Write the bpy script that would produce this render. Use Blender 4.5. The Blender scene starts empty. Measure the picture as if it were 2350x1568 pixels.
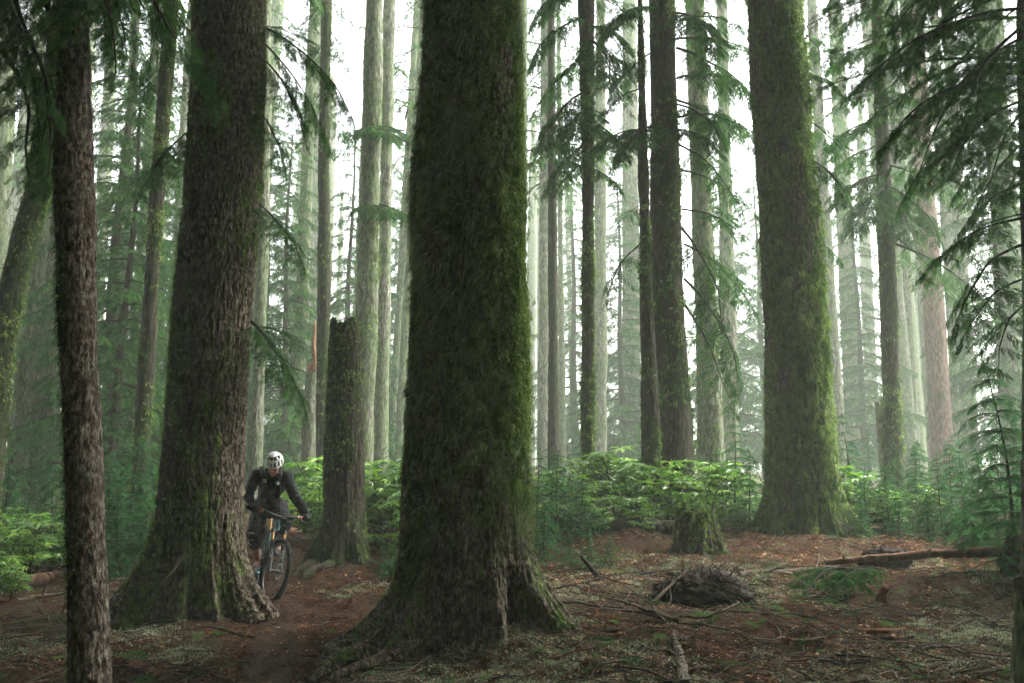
import bpy, bmesh, math, random
import numpy as np
from mathutils import Vector, Matrix

# ------------------------------------------------------------------ camera, sky, sun, exposure
S = bpy.context.scene
COL = S.collection
PITCH = math.radians(8.57)
CAMZ = 1.55
LENS = 30.0
F2 = 2350 * LENS / 36.0
cam_d = bpy.data.cameras.new("camera")
cam = bpy.data.objects.new("camera", cam_d)
COL.objects.link(cam)
cam.location = (0, 0, CAMZ)
cam.rotation_euler = (math.pi / 2 + PITCH, 0, 0)
cam_d.lens = LENS
cam_d.sensor_width = 36
cam_d.clip_start = 0.05
cam_d.clip_end = 2000
S.camera = cam

SUN_EL, SUN_AZ = math.radians(46), math.radians(70)      # azimuth clockwise from +Y
W = bpy.data.worlds.new("World")
S.world = W
W.use_nodes = True
wn = W.node_tree.nodes
wl = W.node_tree.links
wn.clear()
sky = wn.new("ShaderNodeTexSky")
sky.sky_type = 'NISHITA'
sky.sun_disc = False
sky.sun_elevation = SUN_EL
sky.sun_rotation = SUN_AZ
sky.dust_density = 4.0
sky.air_density = 1.2
hs = wn.new("ShaderNodeHueSaturation")
hs.inputs["Saturation"].default_value = 0.16
bg = wn.new("ShaderNodeBackground")
bg.inputs["Strength"].default_value = 0.15
wo = wn.new("ShaderNodeOutputWorld")
wl.new(sky.outputs[0], hs.inputs["Color"])
wl.new(hs.outputs[0], bg.inputs["Color"])
wl.new(bg.outputs[0], wo.inputs["Surface"])

sl = bpy.data.lights.new("sun", 'SUN')
sl.energy = 0.8
sl.angle = math.radians(35)
sl.color = (1.0, 0.965, 0.90)
sun = bpy.data.objects.new("sun", sl)
COL.objects.link(sun)
sdir = Vector((math.sin(SUN_AZ) * math.cos(SUN_EL), math.cos(SUN_AZ) * math.cos(SUN_EL), math.sin(SUN_EL)))
sun.rotation_euler = sdir.to_track_quat('Z', 'Y').to_euler()
sun.location = sdir * 60

S.view_settings.view_transform = 'Standard'
S.view_settings.look = 'None'
S.view_settings.gamma = 1
S.view_settings.exposure = 3.1
cy = S.cycles
cy.max_bounces = 6
cy.diffuse_bounces = 3
cy.glossy_bounces = 2
cy.transmission_bounces = 3
cy.volume_bounces = 1
cy.transparent_max_bounces = 4
cy.use_adaptive_sampling = True
cy.adaptive_threshold = 0.02
cy.use_denoising = True
cy.caustics_reflective = False
cy.caustics_refractive = False
S.render.use_persistent_data = False
HAZE_DENSITY = 0.0043

# ------------------------------------------------------------------ helpers
R0 = np.random.default_rng(11)


def at(px, py, Y):
    """point of the place seen at photo position (px, py) (2350 wide) at distance Y"""
    u = (px - 1175) / F2
    v = (py - 784) / F2
    c, s = math.cos(PITCH), math.sin(PITCH)
    dx, dy, dz = u, c + v * s, s - v * c
    k = Y / dy
    return np.array((dx * k, Y, CAMZ + dz * k))


def vnoise(p, seed=0):
    p = np.asarray(p, dtype=np.float64)
    i = np.floor(p).astype(np.int64)
    f = p - i
    f = f * f * f * (f * (f * 6 - 15) + 10)
    out = 0
    for dx in (0, 1):
        wx = f[:, 0] if dx else 1 - f[:, 0]
        for dy in (0, 1):
            wy = f[:, 1] if dy else 1 - f[:, 1]
            for dz in (0, 1):
                wz = f[:, 2] if dz else 1 - f[:, 2]
                h = ((i[:, 0] + dx) * 374761393 + (i[:, 1] + dy) * 668265263 + (i[:, 2] + dz) * 2246822519 + seed * 3266489917) & 0xFFFFFFFF
                h = ((h ^ (h >> 15)) * 2246822519) & 0xFFFFFFFF
                h = ((h ^ (h >> 13)) * 3266489917) & 0xFFFFFFFF
                h = h ^ (h >> 16)
                out = out + wx * wy * wz * (h / 4294967295.0)
    return out * 2 - 1


def fbm(p, seed=0, o=4):
    a, t = 1.0, 0
    p = np.asarray(p, dtype=np.float64)
    for k in range(o):
        t = t + a * vnoise(p * (2.03 ** k) + k * 17.3, seed + k)
        a *= 0.5
    return t


def mesh_np(name, V, faces, mats=(), midx=None, attrs=None, smooth=False):
    """faces: list of int arrays (n,k)"""
    me = bpy.data.meshes.new(name)
    V = np.ascontiguousarray(V, dtype=np.float32)
    faces = [np.asarray(f, dtype=np.int32) for f in faces if len(f)]
    me.vertices.add(len(V))
    me.vertices.foreach_set("co", V.ravel())
    tot = np.concatenate([np.full(len(f), f.shape[1], dtype=np.int32) for f in faces])
    loops = np.concatenate([f.ravel() for f in faces])
    starts = np.concatenate([[0], np.cumsum(tot)[:-1]]).astype(np.int32)
    me.loops.add(len(loops))
    me.loops.foreach_set("vertex_index", loops)
    me.polygons.add(len(tot))
    me.polygons.foreach_set("loop_start", starts)
    me.polygons.foreach_set("loop_total", tot)
    if midx is not None:
        me.polygons.foreach_set("material_index", np.asarray(midx, dtype=np.int32))
    if smooth is not False:
        sm = np.ones(len(tot), dtype=bool) if smooth is True else np.asarray(smooth, dtype=bool)
        me.polygons.foreach_set("use_smooth", sm)
    for k, a in (attrs or {}).items():
        at_ = me.attributes.new(k, 'FLOAT', 'POINT')
        at_.data.foreach_set("value", np.asarray(a, dtype=np.float32))
    me.update(calc_edges=True)
    for m in mats:
        me.materials.append(m)
    return me


def obj(name, me, parent=None, loc=None):
    o = bpy.data.objects.new(name, me)
    COL.objects.link(o)
    if parent is not None:
        o.parent = parent
    if loc is not None:
        o.location = loc
    return o


def empty(name, label=None, cat=None, group=None, loc=(0, 0, 0)):
    o = bpy.data.objects.new(name, None)
    COL.objects.link(o)
    o.location = loc
    o.empty_display_size = 0.2
    tag(o, label, cat, group)
    return o


def tag(o, label=None, cat=None, group=None, kind=None):
    if label:
        o["label"] = label
    if cat:
        o["category"] = cat
    if group:
        o["group"] = group
    if kind:
        o["kind"] = kind
    return o


class MB:
    """collects vertices and faces (3- and 4-gons) with a material slot for each"""
    def __init__(s):
        s.V, s.F, s.M, s.A, s.n = [], {3: [], 4: []}, {3: [], 4: []}, [], 0

    def add(s, V, F, mat=0, rnd=0.5):
        V = np.asarray(V, dtype=float)
        F = np.asarray(F, dtype=np.int64)
        if not len(F):
            return
        s.V.append(V)
        k = F.shape[1]
        s.F[k].append(F + s.n)
        s.M[k].append(np.full(len(F), mat))
        s.A.append(np.broadcast_to(np.asarray(rnd, dtype=float), (len(V),)).copy())
        s.n += len(V)

    def arrays(s):
        V = np.concatenate(s.V)
        A = np.concatenate(s.A)
        fs, ms = [], []
        for k in (3, 4):
            if s.F[k]:
                fs.append(np.concatenate(s.F[k]))
                ms.append(np.concatenate(s.M[k]))
        return V, fs, ms, A

    def mesh(s, name, mats, smooth=False):
        V, fs, ms, A = s.arrays()
        return mesh_np(name, V, fs, mats, np.concatenate(ms), {"rnd": A}, smooth)


def frames(P):
    P = np.asarray(P, dtype=float)
    T = np.gradient(P, axis=0)
    T /= np.linalg.norm(T, axis=1)[:, None] + 1e-12
    ref = np.array((0, 0, 1.0)) if abs(T[:, 2]).mean() < 0.8 else np.array((0, 1.0, 0))
    A = np.cross(T, ref)
    A /= np.linalg.norm(A, axis=1)[:, None] + 1e-12
    B = np.cross(T, A)
    return T, A, B


def tube(P, r, n=6, cap=True):
    P = np.asarray(P, dtype=float)
    m = len(P)
    r = np.broadcast_to(np.asarray(r, dtype=float), (m,))
    T, A, B = frames(P)
    th = np.arange(n) * 2 * math.pi / n
    V = P[:, None, :] + r[:, None, None] * (np.cos(th)[None, :, None] * A[:, None, :] + np.sin(th)[None, :, None] * B[:, None, :])
    V = V.reshape(-1, 3)
    i = np.arange(m - 1)[:, None] * n
    j = np.arange(n)[None, :]
    j2 = (j + 1) % n
    F = np.stack([i + j, i + j2, i + n + j2, i + n + j], -1).reshape(-1, 4)
    return V, F


def tube_closed(mb, P, r, n=6, mat=0, rnd=0.5):
    V, F = tube(P, r, n)
    mb.add(V, F, mat, rnd)
    for e, idx in ((0, np.arange(n)), (1, len(V) - n + np.arange(n))):
        c = np.asarray(P[0 if e == 0 else -1], dtype=float)
        VV = np.vstack([V[idx], c])
        FF = np.array([(k, (k + 1) % n, n) for k in range(n)])
        mb.add(VV, FF if e else FF[:, ::-1], mat, rnd)


# ------------------------------------------------------------------ materials
def nmat(name):
    m = bpy.data.materials.new(name)
    m.use_nodes = True
    nt = m.node_tree
    nt.nodes.clear()
    out = nt.nodes.new("ShaderNodeOutputMaterial")
    return m, nt, out


def ramp(nt, stops, fac):
    r = nt.nodes.new("ShaderNodeValToRGB")
    e = r.color_ramp.elements
    while len(e) < len(stops):
        e.new(0.5)
    for k, (p, c) in enumerate(stops):
        e[k].position = p
        e[k].color = (*c, 1)
    nt.links.new(fac, r.inputs[0])
    return r.outputs[0]


def noise(nt, scale, detail=4, rough=0.6, stretch=None, coord="Object", vec=None):
    if vec is None:
        tc = nt.nodes.new("ShaderNodeTexCoord")
        vec = tc.outputs[coord]
    if stretch:
        mp = nt.nodes.new("ShaderNodeMapping")
        mp.inputs["Scale"].default_value = stretch
        nt.links.new(vec, mp.inputs["Vector"])
        vec = mp.outputs[0]
    n = nt.nodes.new("ShaderNodeTexNoise")
    n.inputs["Scale"].default_value = scale
    n.inputs["Detail"].default_value = detail
    n.inputs["Roughness"].default_value = rough
    nt.links.new(vec, n.inputs["Vector"])
    return n.outputs["Fac"]


def attr(nt, name):
    a = nt.nodes.new("ShaderNodeAttribute")
    a.attribute_name = name
    return a.outputs["Fac"]


def mathn(nt, op, a, b, clamp=False):
    n = nt.nodes.new("ShaderNodeMath")
    n.operation = op
    n.use_clamp = clamp
    for k, x in enumerate((a, b)):
        if isinstance(x, (int, float)):
            n.inputs[k].default_value = x
        else:
            nt.links.new(x, n.inputs[k])
    return n.outputs[0]


def mixc(nt, fac, a, b):
    n = nt.nodes.new("ShaderNodeMix")
    n.data_type = 'RGBA'
    for s, x in ((0, fac), (6, a), (7, b)):
        if isinstance(x, (int, float)):
            n.inputs[s].default_value = x
        elif isinstance(x, tuple):
            n.inputs[s].default_value = (*x, 1)
        else:
            nt.links.new(x, n.inputs[s])
    return n.outputs[2]


def bsdf(nt, out, color, rough=0.85, bump=None, bstr=0.5, bdist=0.02, spec=0.3, **kw):
    p = nt.nodes.new("ShaderNodeBsdfPrincipled")
    if isinstance(color, tuple):
        p.inputs["Base Color"].default_value = (*color, 1)
    else:
        nt.links.new(color, p.inputs["Base Color"])
    if isinstance(rough, (int, float)):
        p.inputs["Roughness"].default_value = rough
    else:
        nt.links.new(rough, p.inputs["Roughness"])
    p.inputs["Specular IOR Level"].default_value = spec
    for k, v in kw.items():
        p.inputs[k.replace("_", " ")].default_value = v
    if bump is not None:
        b = nt.nodes.new("ShaderNodeBump")
        b.inputs["Strength"].default_value = bstr
        b.inputs["Distance"].default_value = bdist
        nt.links.new(bump, b.inputs["Height"])
        nt.links.new(b.outputs[0], p.inputs["Normal"])
    nt.links.new(p.outputs[0], out.inputs["Surface"])
    return p


def bark_mat(name, dark, mid, light, moss_d, moss_l, fine=34, lichen=(0.30, 0.31, 0.25), lich_pos=0.64, stretch=0.22):
    m, nt, out = nmat(name)
    n1 = noise(nt, fine, 5, 0.7, (1, 1, stretch))
    n2 = noise(nt, 5.0, 4, 0.6, (1, 1, 0.5))
    c = ramp(nt, [(0.39, dark), (0.50, mid), (0.61, light)], n1)
    c2 = mixc(nt, ramp(nt, [(0.42, (0, 0, 0)), (0.7, (0.55, 0.55, 0.55))], n2), c, mid)
    n3 = noise(nt, 21, 4, 0.7, (1, 1, 0.55))
    lf = ramp(nt, [(lich_pos, (0, 0, 0)), (lich_pos + 0.07, (1, 1, 1))], n3)
    c3 = mixc(nt, mathn(nt, 'MULTIPLY', lf, 0.75), c2, lichen)
    mo = attr(nt, "moss")
    n4 = noise(nt, 60, 3, 0.7, (1, 1, 0.4))
    ms = mathn(nt, 'ADD', mo, mathn(nt, 'MULTIPLY', mathn(nt, 'SUBTRACT', n4, 0.5), 1.1))
    mf = ramp(nt, [(0.38, (0, 0, 0)), (0.62, (1, 1, 1))], ms)
    n5 = noise(nt, 16, 4, 0.75, (1, 1, 0.35))
    mc = ramp(nt, [(0.40, moss_d), (0.62, moss_l)], n5)
    c4 = mixc(nt, mf, c3, mc)
    bp = mathn(nt, 'ADD', n1, mathn(nt, 'MULTIPLY', n4, 0.5))
    bsdf(nt, out, c4, 0.8, bp, 1.0, 0.03, 0.12)
    return m


M = {}
M['bark_big'] = bark_mat("bark_mossy", (0.012, 0.009, 0.006), (0.070, 0.055, 0.036), (0.30, 0.25, 0.185), (0.016, 0.036, 0.006), (0.15, 0.23, 0.045), stretch=0.36)
M['bark_thin'] = bark_mat("bark_pale", (0.024, 0.018, 0.013), (0.085, 0.066, 0.048), (0.30, 0.25, 0.20), (0.018, 0.030, 0.012), (0.05, 0.07, 0.03), fine=42, lichen=(0.33, 0.34, 0.27), lich_pos=0.58, stretch=0.4)
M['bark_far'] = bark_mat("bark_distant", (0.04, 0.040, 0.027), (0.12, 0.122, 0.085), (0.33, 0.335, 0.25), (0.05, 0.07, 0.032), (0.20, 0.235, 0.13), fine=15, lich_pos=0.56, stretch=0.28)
M['bark_dark'] = bark_mat("bark_dark", (0.018, 0.015, 0.011), (0.045, 0.037, 0.027), (0.10, 0.085, 0.062), (0.018, 0.027, 0.010), (0.06, 0.078, 0.028), fine=26, lich_pos=0.66)
M['bark_red'] = bark_mat("bark_reddish", (0.07, 0.045, 0.032), (0.15, 0.105, 0.08), (0.27, 0.20, 0.16), (0.05, 0.06, 0.03), (0.12, 0.13, 0.07), fine=22, lich_pos=0.68)


def moss_mat(name, stops):
    m, nt, out = nmat(name)
    c = ramp(nt, stops, attr(nt, "rnd"))
    d = nt.nodes.new("ShaderNodeBsdfDiffuse")
    t = nt.nodes.new("ShaderNodeBsdfTranslucent")
    mx = nt.nodes.new("ShaderNodeMixShader")
    mx.inputs[0].default_value = 0.4
    nt.links.new(c, d.inputs[0])
    nt.links.new(c, t.inputs[0])
    nt.links.new(d.outputs[0], mx.inputs[1])
    nt.links.new(t.outputs[0], mx.inputs[2])
    nt.links.new(mx.outputs[0], out.inputs[0])
    return m


M['moss'] = moss_mat("moss_tufts", [(0, (0.016, 0.042, 0.007)), (0.42, (0.065, 0.140, 0.020)), (0.75, (0.19, 0.29, 0.055)), (1, (0.36, 0.45, 0.15))])
M['moss_pale'] = moss_mat("pale_moss_strands", [(0, (0.05, 0.095, 0.022)), (0.55, (0.145, 0.215, 0.065)), (1, (0.33, 0.39, 0.19))])
M['lichen'] = moss_mat("lichen_strands", [(0, (0.12, 0.15, 0.08)), (0.6, (0.28, 0.32, 0.19)), (1, (0.46, 0.50, 0.36))])
M['needles'] = moss_mat("hemlock_needles", [(0, (0.018, 0.058, 0.018)), (0.6, (0.046, 0.125, 0.034)), (1, (0.11, 0.22, 0.05))])
M['needles_young'] = moss_mat("young_needles", [(0, (0.016, 0.065, 0.024)), (0.6, (0.042, 0.135, 0.044)), (1, (0.10, 0.25, 0.065))])
M['litter'] = moss_mat("forest_litter", [(0, (0.018, 0.010, 0.006)), (0.4, (0.095, 0.044, 0.022)), (0.7, (0.25, 0.115, 0.055)), (0.9, (0.42, 0.25, 0.14)), (1, (0.60, 0.46, 0.30))])


def leaf_mat(name, stops, rough=0.38):
    m, nt, out = nmat(name)
    c = ramp(nt, stops, attr(nt, "rnd"))
    p = bsdf(nt, out, c, rough, spec=0.5)
    t = nt.nodes.new("ShaderNodeBsdfTranslucent")
    mx = nt.nodes.new("ShaderNodeMixShader")
    mx.inputs[0].default_value = 0.35
    nt.links.new(c, t.inputs[0])
    nt.links.new(p.outputs[0], mx.inputs[1])
    nt.links.new(t.outputs[0], mx.inputs[2])
    nt.links.new(mx.outputs[0], out.inputs[0])
    return m


M['rhodo'] = leaf_mat("rhododendron_leaves", [(0, (0.03, 0.10, 0.015)), (0.5, (0.11, 0.27, 0.025)), (1, (0.28, 0.47, 0.045))])


def wood_mat(name, a, b, c, fine=30, stretch=(1, 1, 1), rough=0.85):
    m, nt, out = nmat(name)
    n1 = noise(nt, fine, 5, 0.7, stretch)
    col = ramp(nt, [(0.3, a), (0.55, b), (0.78, c)], n1)
    bsdf(nt, out, col, rough, n1, 0.7, 0.01, 0.1)
    return m


M['twig'] = wood_mat("twig_bark", (0.012, 0.010, 0.008), (0.03, 0.025, 0.018), (0.07, 0.06, 0.045))
M['stick'] = wood_mat("stick_wood", (0.045, 0.035, 0.025), (0.12, 0.095, 0.07), (0.32, 0.28, 0.22), 24)
M['stick_orange'] = wood_mat("stripped_stick_wood", (0.06, 0.03, 0.015), (0.20, 0.10, 0.05), (0.42, 0.26, 0.14), 12)
M['rotten'] = wood_mat("rotten_wood", (0.010, 0.008, 0.006), (0.030, 0.022, 0.016), (0.075, 0.055, 0.04), 22)
M['log_red'] = wood_mat("peeling_log_bark", (0.05, 0.028, 0.018), (0.16, 0.085, 0.055), (0.40, 0.29, 0.22), 11, (1, 1, 1))
M['red_chip'] = wood_mat("red_bark_chip", (0.07, 0.025, 0.016), (0.17, 0.060, 0.036), (0.30, 0.14, 0.09), 20)
M['splinter'] = wood_mat("splintered_wood", (0.12, 0.055, 0.03), (0.30, 0.15, 0.085), (0.42, 0.27, 0.18), 14)


def ground_mat():
    m, nt, out = nmat("forest_soil")
    n1 = noise(nt, 26, 6, 0.75)
    n2 = noise(nt, 1.6, 4, 0.6)
    n3 = noise(nt, 110, 3, 0.7)
    c = ramp(nt, [(0.28, (0.010, 0.006, 0.004)), (0.5, (0.050, 0.025, 0.014)), (0.66, (0.125, 0.058, 0.031)), (0.8, (0.20, 0.11, 0.062))], n1)
    g = ramp(nt, [(0.3, (0.028, 0.030, 0.013)), (0.6, (0.09, 0.085, 0.045)), (0.8, (0.17, 0.17, 0.10))], n3)
    f = ramp(nt, [(0.46, (0, 0, 0)), (0.60, (1, 1, 1))], n2)
    c2 = mixc(nt, mathn(nt, 'MULTIPLY', f, 0.6), c, g)
    bp = mathn(nt, 'ADD', n1, mathn(nt, 'MULTIPLY', n3, 0.5))
    bsdf(nt, out, c2, 0.9, bp, 1.0, 0.03, 0.06)
    return m


M['ground'] = ground_mat()


def trail_mat():
    m, nt, out = nmat("packed_trail_soil")
    n1 = noise(nt, 30, 6, 0.75)
    c = ramp(nt, [(0.3, (0.012, 0.008, 0.005)), (0.52, (0.042, 0.024, 0.015)), (0.70, (0.12, 0.068, 0.042))], n1)
    bsdf(nt, out, c, 0.8, n1, 1.0, 0.025, 0.08)
    return m


M['trail'] = trail_mat()

# ------------------------------------------------------------------ terrain
GC = [(60, 1568, 6.5), (600, 1568, 6.6), (1100, 1568, 6.4), (1700, 1568, 6.0), (2300, 1568, 5.6),
      (300, 1450, 8.6), (60, 1400, 9.8), (640, 1440, 8.8), (620, 1379, 10.0), (450, 1410, 9.3),
      (60, 1310, 13), (300, 1320, 12.5), (690, 1240, 14), (780, 1290, 12.3),
      (900, 1350, 9.7), (860, 1440, 8.2), (1080, 1480, 7.6), (1280, 1350, 8.6),
      (1170, 1425, 7.4), (1250, 1385, 7.9), (960, 1502, 7.05), (1360, 1395, 8.2), (1450, 1330, 9.6), (1600, 1390, 8.3), (1620, 1280, 11), (1400, 1215, 13), (1700, 1215, 13.5), (1850, 1225, 13), (1960, 1240, 12.7),
      (2100, 1320, 9.8), (2300, 1340, 9), (2000, 1440, 7.4)]
GP = [at(*c) for c in GC]
GP += [np.array(p, dtype=float) for p in (
    (0, 0, 0), (-5, 0, 0), (5, 0, 0.1), (0, 3, 0), (-4, 4, 0), (4, 4, 0.15), (-15, 3, 0), (15, 3, 0.4), (0, -20, 0), (-30, -30, 0), (30, -30, 0.4),
    (-10, 19, 0.42), (-4, 20, 0.55), (0, 20, 0.6), (5, 20, 0.5), (10, 20, 0.45), (-14, 30, 0.5), (0, 30, 0.7), (14, 30, 0.6),
    (-25, 12, 0.2), (25, 12, 0.5), (-30, 45, 1.0), (0, 45, 1.0), (30, 45, 1.0), (-60, 90, 2), (0, 90, 2), (60, 90, 2), (-70, 20, 0.5), (70, 20, 0.5))]
GP = np.array(GP)


def g(x, y):
    x = np.atleast_1d(np.asarray(x, dtype=float))
    y = np.atleast_1d(np.asarray(y, dtype=float))
    out = np.zeros(x.shape)
    ws = np.zeros(x.shape)
    for p in GP:
        d2 = (x - p[0]) ** 2 + (y - p[1]) ** 2
        w = 1 / (d2 + 0.18) ** 1.7
        out += w * p[2]
        ws += w
    z = out / ws
    n = vnoise(np.stack([x * 0.45, y * 0.45, 0 * x], -1), 5) * 0.035
    return z + n


def g1(x, y):
    return float(g(x, y)[0])


def gf(x, y):
    """ground with its fine lumps"""
    p = np.stack([x, y, 0 * x], -1)
    return g(x, y) + fbm(p * 2.3, 31, 3) * 0.042 + fbm(p * 9, 37, 3) * 0.020


def axis_grid(lo, a, b, hi, d, growth=1.12):
    mid = np.arange(a, b, d)
    r = [mid[-1]]
    s = d
    while r[-1] < hi:
        s *= growth
        r.append(r[-1] + s)
    l = [a]
    s = d
    while l[-1] > lo:
        s *= growth
        l.append(l[-1] - s)
    return np.concatenate([np.array(l[1:][::-1]), mid, np.array(r[1:])])


def build_ground():
    xs = axis_grid(-170, -7, 7.5, 170, 0.035, 1.06)
    ys = axis_grid(-120, 4.8, 14.5, 190, 0.035, 1.06)
    X, Y = np.meshgrid(xs, ys)
    sh = X.shape
    x, y = X.ravel(), Y.ravel()
    z = gf(x, y)
    V = np.stack([x, y, z], -1)
    i = np.arange(sh[0] - 1)[:, None] * sh[1]
    j = np.arange(sh[1] - 1)[None, :]
    F = np.stack([i + j, i + j + 1, i + j + 1 + sh[1], i + j + sh[1]], -1).reshape(-1, 4)
    o = obj("ground", mesh_np("ground", V, [F], [M['ground']], smooth=True))
    tag(o, kind="structure")


build_ground()
TRAIL = np.array([at(590, 1640, 5.4)[:2], at(600, 1568, 6.5)[:2], at(640, 1450, 8.6)[:2], at(628, 1379, 10.0)[:2], at(630, 1330, 11.3)[:2], at(690, 1250, 13.7)[:2], at(715, 1200, 17)[:2], at(760, 1180, 24)[:2]])


def interp_path(P, n):
    P = np.asarray(P, dtype=float)
    d = np.concatenate([[0], np.cumsum(np.linalg.norm(np.diff(P, axis=0), axis=1))])
    t = np.linspace(0, d[-1], n)
    Q = np.stack([np.interp(t, d, P[:, k]) for k in range(P.shape[1])], -1)
    for _ in range(max(2, n // 14)):
        Q[1:-1] = (Q[:-2] + 2 * Q[1:-1] + Q[2:]) / 4
    return Q


def build_trail():
    n, m = 420, 34
    Q = interp_path(TRAIL, n)
    T = np.gradient(Q, axis=0)
    T /= np.linalg.norm(T, axis=1)[:, None]
    N = np.stack([-T[:, 1], T[:, 0]], -1)
    w = np.linspace(-1, 1, m)
    ed = 0.26 + 0.09 * vnoise(np.stack([np.linspace(0, 14, n), np.zeros(n), np.zeros(n)], -1), 3)
    XY = Q[:, None, :] + N[:, None, :] * (w[None, :, None] * ed[:, None, None])
    x, y = XY[..., 0].ravel(), XY[..., 1].ravel()
    ww = np.tile(w, n)
    p = np.stack([x, y, 0 * x], -1)
    z = g(x, y) + fbm(p * 2.3, 31, 3) * 0.042 + 0.018 - 0.08 * np.abs(ww) ** 5 + fbm(p * 13, 7, 3) * 0.011
    V = np.stack([x, y, z], -1)
    i = np.arange(n - 1)[:, None] * m
    j = np.arange(m - 1)[None, :]
    F = np.stack([i + j, i + j + 1, i + j + 1 + m, i + j + m], -1).reshape(-1, 4)
    tag(obj("trail", mesh_np("trail", V, [F], [M['trail']], smooth=True)), kind="structure")


build_trail()

# ------------------------------------------------------------------ trunks
def profile(pts, Y):
    """pts: (py, xl, xr) -> z, cx, r arrays sorted upwards"""
    out = []
    for py, xl, xr in pts:
        a, b = at(xl, py, Y), at(xr, py, Y)
        out.append((a[2], (a[0] + b[0]) / 2, (b[0] - a[0]) / 2))
    out.sort()
    return np.array(out)


def smoothstep(a, b, x):
    t = np.clip((x - a) / (b - a), 0, 1)
    return t * t * (3 - 2 * t)


def bark_disp(P, amp, f, stretch, seed):
    w = 0.35 * vnoise(P * (f * 0.25), seed + 40)
    q = np.stack([P[:, 0] * f + w, P[:, 1] * f - w, P[:, 2] * f * stretch], -1)
    a = np.abs(vnoise(q, seed))
    b = np.abs(vnoise(q * np.array((0.8, 0.8, 2.2)) + 9.1, seed + 1))
    c = vnoise(q * np.array((2.7, 2.7, 4.0)), seed + 2)
    h = 0.65 * np.minimum(a * 3.2, 1) + 0.25 * np.minimum(b * 3.0, 1) + 0.22 * c
    return amp * (h - 0.6)


def trunk_grid(pts, Y, ztop, nth, dz, zview, amp, f, stretch=0.3, seed=1, flares=(), lump=0.02, below=0.35, taper_top=0.55, gen_flare=0.0, twist=0.0):
    pr = profile(pts, Y)
    cx0 = pr[0, 1]
    zb = g1(cx0, Y)
    zlow = zb - below
    zview = min(zview, ztop)
    zs = np.concatenate([np.arange(zlow, zview, dz), np.arange(zview, ztop + 0.01, max(dz * 10, 0.12))])
    nz = len(zs)
    # centre and radius, linear continuation above and below
    zz, cc, rr = pr[:, 0], pr[:, 1], pr[:, 2]
    cx = np.interp(zs, zz, cc)
    r = np.interp(zs, zz, rr)
    hi = zs > zz[-1]
    k = (cc[-1] - cc[0]) / max(zz[-1] - zz[0], 0.3)
    cx[hi] = cc[-1] + (zs[hi] - zz[-1]) * k
    r[hi] = rr[-1] * (1 - (1 - taper_top) * np.clip((zs[hi] - zz[-1]) / max(ztop - zz[-1], 0.5), 0, 1))
    for _ in range(6):
        cx[1:-1] = (cx[:-2] + 2 * cx[1:-1] + cx[2:]) / 4
        r[1:-1] = (r[:-2] + 2 * r[1:-1] + r[2:]) / 4
    th = np.arange(nth) * 2 * math.pi / nth
    TH, Z = np.meshgrid(th, zs)
    Rr = np.repeat(r[:, None], nth, 1)
    h = np.clip(Z - zb, 0, None)
    if gen_flare:
        Rr = Rr * (1 + gen_flare * np.exp(-h / (1.2 * r[0] + 0.1)) * (1 + 0.45 * np.sin(TH * 3 + seed) + 0.3 * np.sin(TH * 5 + 2.1 * seed)))
    ext = np.zeros_like(Rr)
    for (a, wdt, L, H, pw) in flares:
        da = (TH - math.radians(a) + math.pi) % (2 * math.pi) - math.pi
        ww = wdt * np.clip(1 - h / H, 0.02, 1) ** 0.7 if L < 0 else wdt
        ext += L * np.exp(-(da / ww) ** (4 if L < 0 else 2)) * np.clip(1 - h / H, 0, 1) ** pw
    P0 = np.stack([np.cos(TH) * np.repeat(r[:, None], nth, 1), np.sin(TH) * np.repeat(r[:, None], nth, 1), Z], -1).reshape(-1, 3)
    lum = (fbm(P0 * np.array((1.6, 1.6, 0.7)) + seed * 7.7, seed + 5, 2) * lump).reshape(nz, nth)
    dsp = bark_disp(P0 + seed * 3.1, amp, f, stretch, seed).reshape(nz, nth)
    rib = 0
    if flares:
        pr_ = np.stack([np.cos(TH) * 5, np.sin(TH) * 5, h * 0.5 + seed], -1).reshape(-1, 3)
        pr2 = np.stack([np.cos(TH) * 13, np.sin(TH) * 13, h * 0.8 + seed], -1).reshape(-1, 3)
        rib = ((np.abs(vnoise(pr_, seed + 8)) - 0.3) * 0.08 + (np.abs(vnoise(pr2, seed + 9)) - 0.3) * 0.06).reshape(nz, nth) * np.exp(-h / 0.6) * min(1.0, r[0] / 0.45)
        rib = rib + ((np.abs(vnoise(pr2 * np.array((2.2, 2.2, 1.5)), seed + 10)) - 0.3) * 0.05).reshape(nz, nth) * np.minimum(ext * 3, 1)
    Rr = Rr + ext + lum + rib + dsp * (1 + 0.8 * np.minimum(ext, 1))
    V = np.stack([cx[:, None] + np.cos(TH) * Rr, Y + np.sin(TH) * Rr, Z], -1)
    return V, TH, h, zb


def grid_faces(nz, nth):
    i = np.arange(nz - 1)[:, None] * nth
    j = np.arange(nth)[None, :]
    j2 = (j + 1) % nth
    return np.stack([i + j, i + j2, i + nth + j2, i + nth + j], -1).reshape(-1, 4)


def grid_normals(V):
    du = np.roll(V, -1, 1) - np.roll(V, 1, 1)
    dv = np.gradient(V, axis=0)
    n = np.cross(du, dv)
    return n / (np.linalg.norm(n, axis=2)[..., None] + 1e-12)


def trunk_mesh(V, moss, mat, top_jag=0, seed=0):
    nz, nth = V.shape[:2]
    Vf = V.reshape(-1, 3)
    F = grid_faces(nz, nth)
    top = (nz - 1) * nth
    c = Vf[top:].mean(0)
    Vf = np.vstack([Vf, c])
    Ft = np.array([(top + k, top + (k + 1) % nth, len(Vf) - 1) for k in range(nth)])
    return mesh_np("trunk", Vf, [F, Ft], [mat], attrs={"moss": np.append(moss.ravel(), 0)}, smooth=True)


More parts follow.
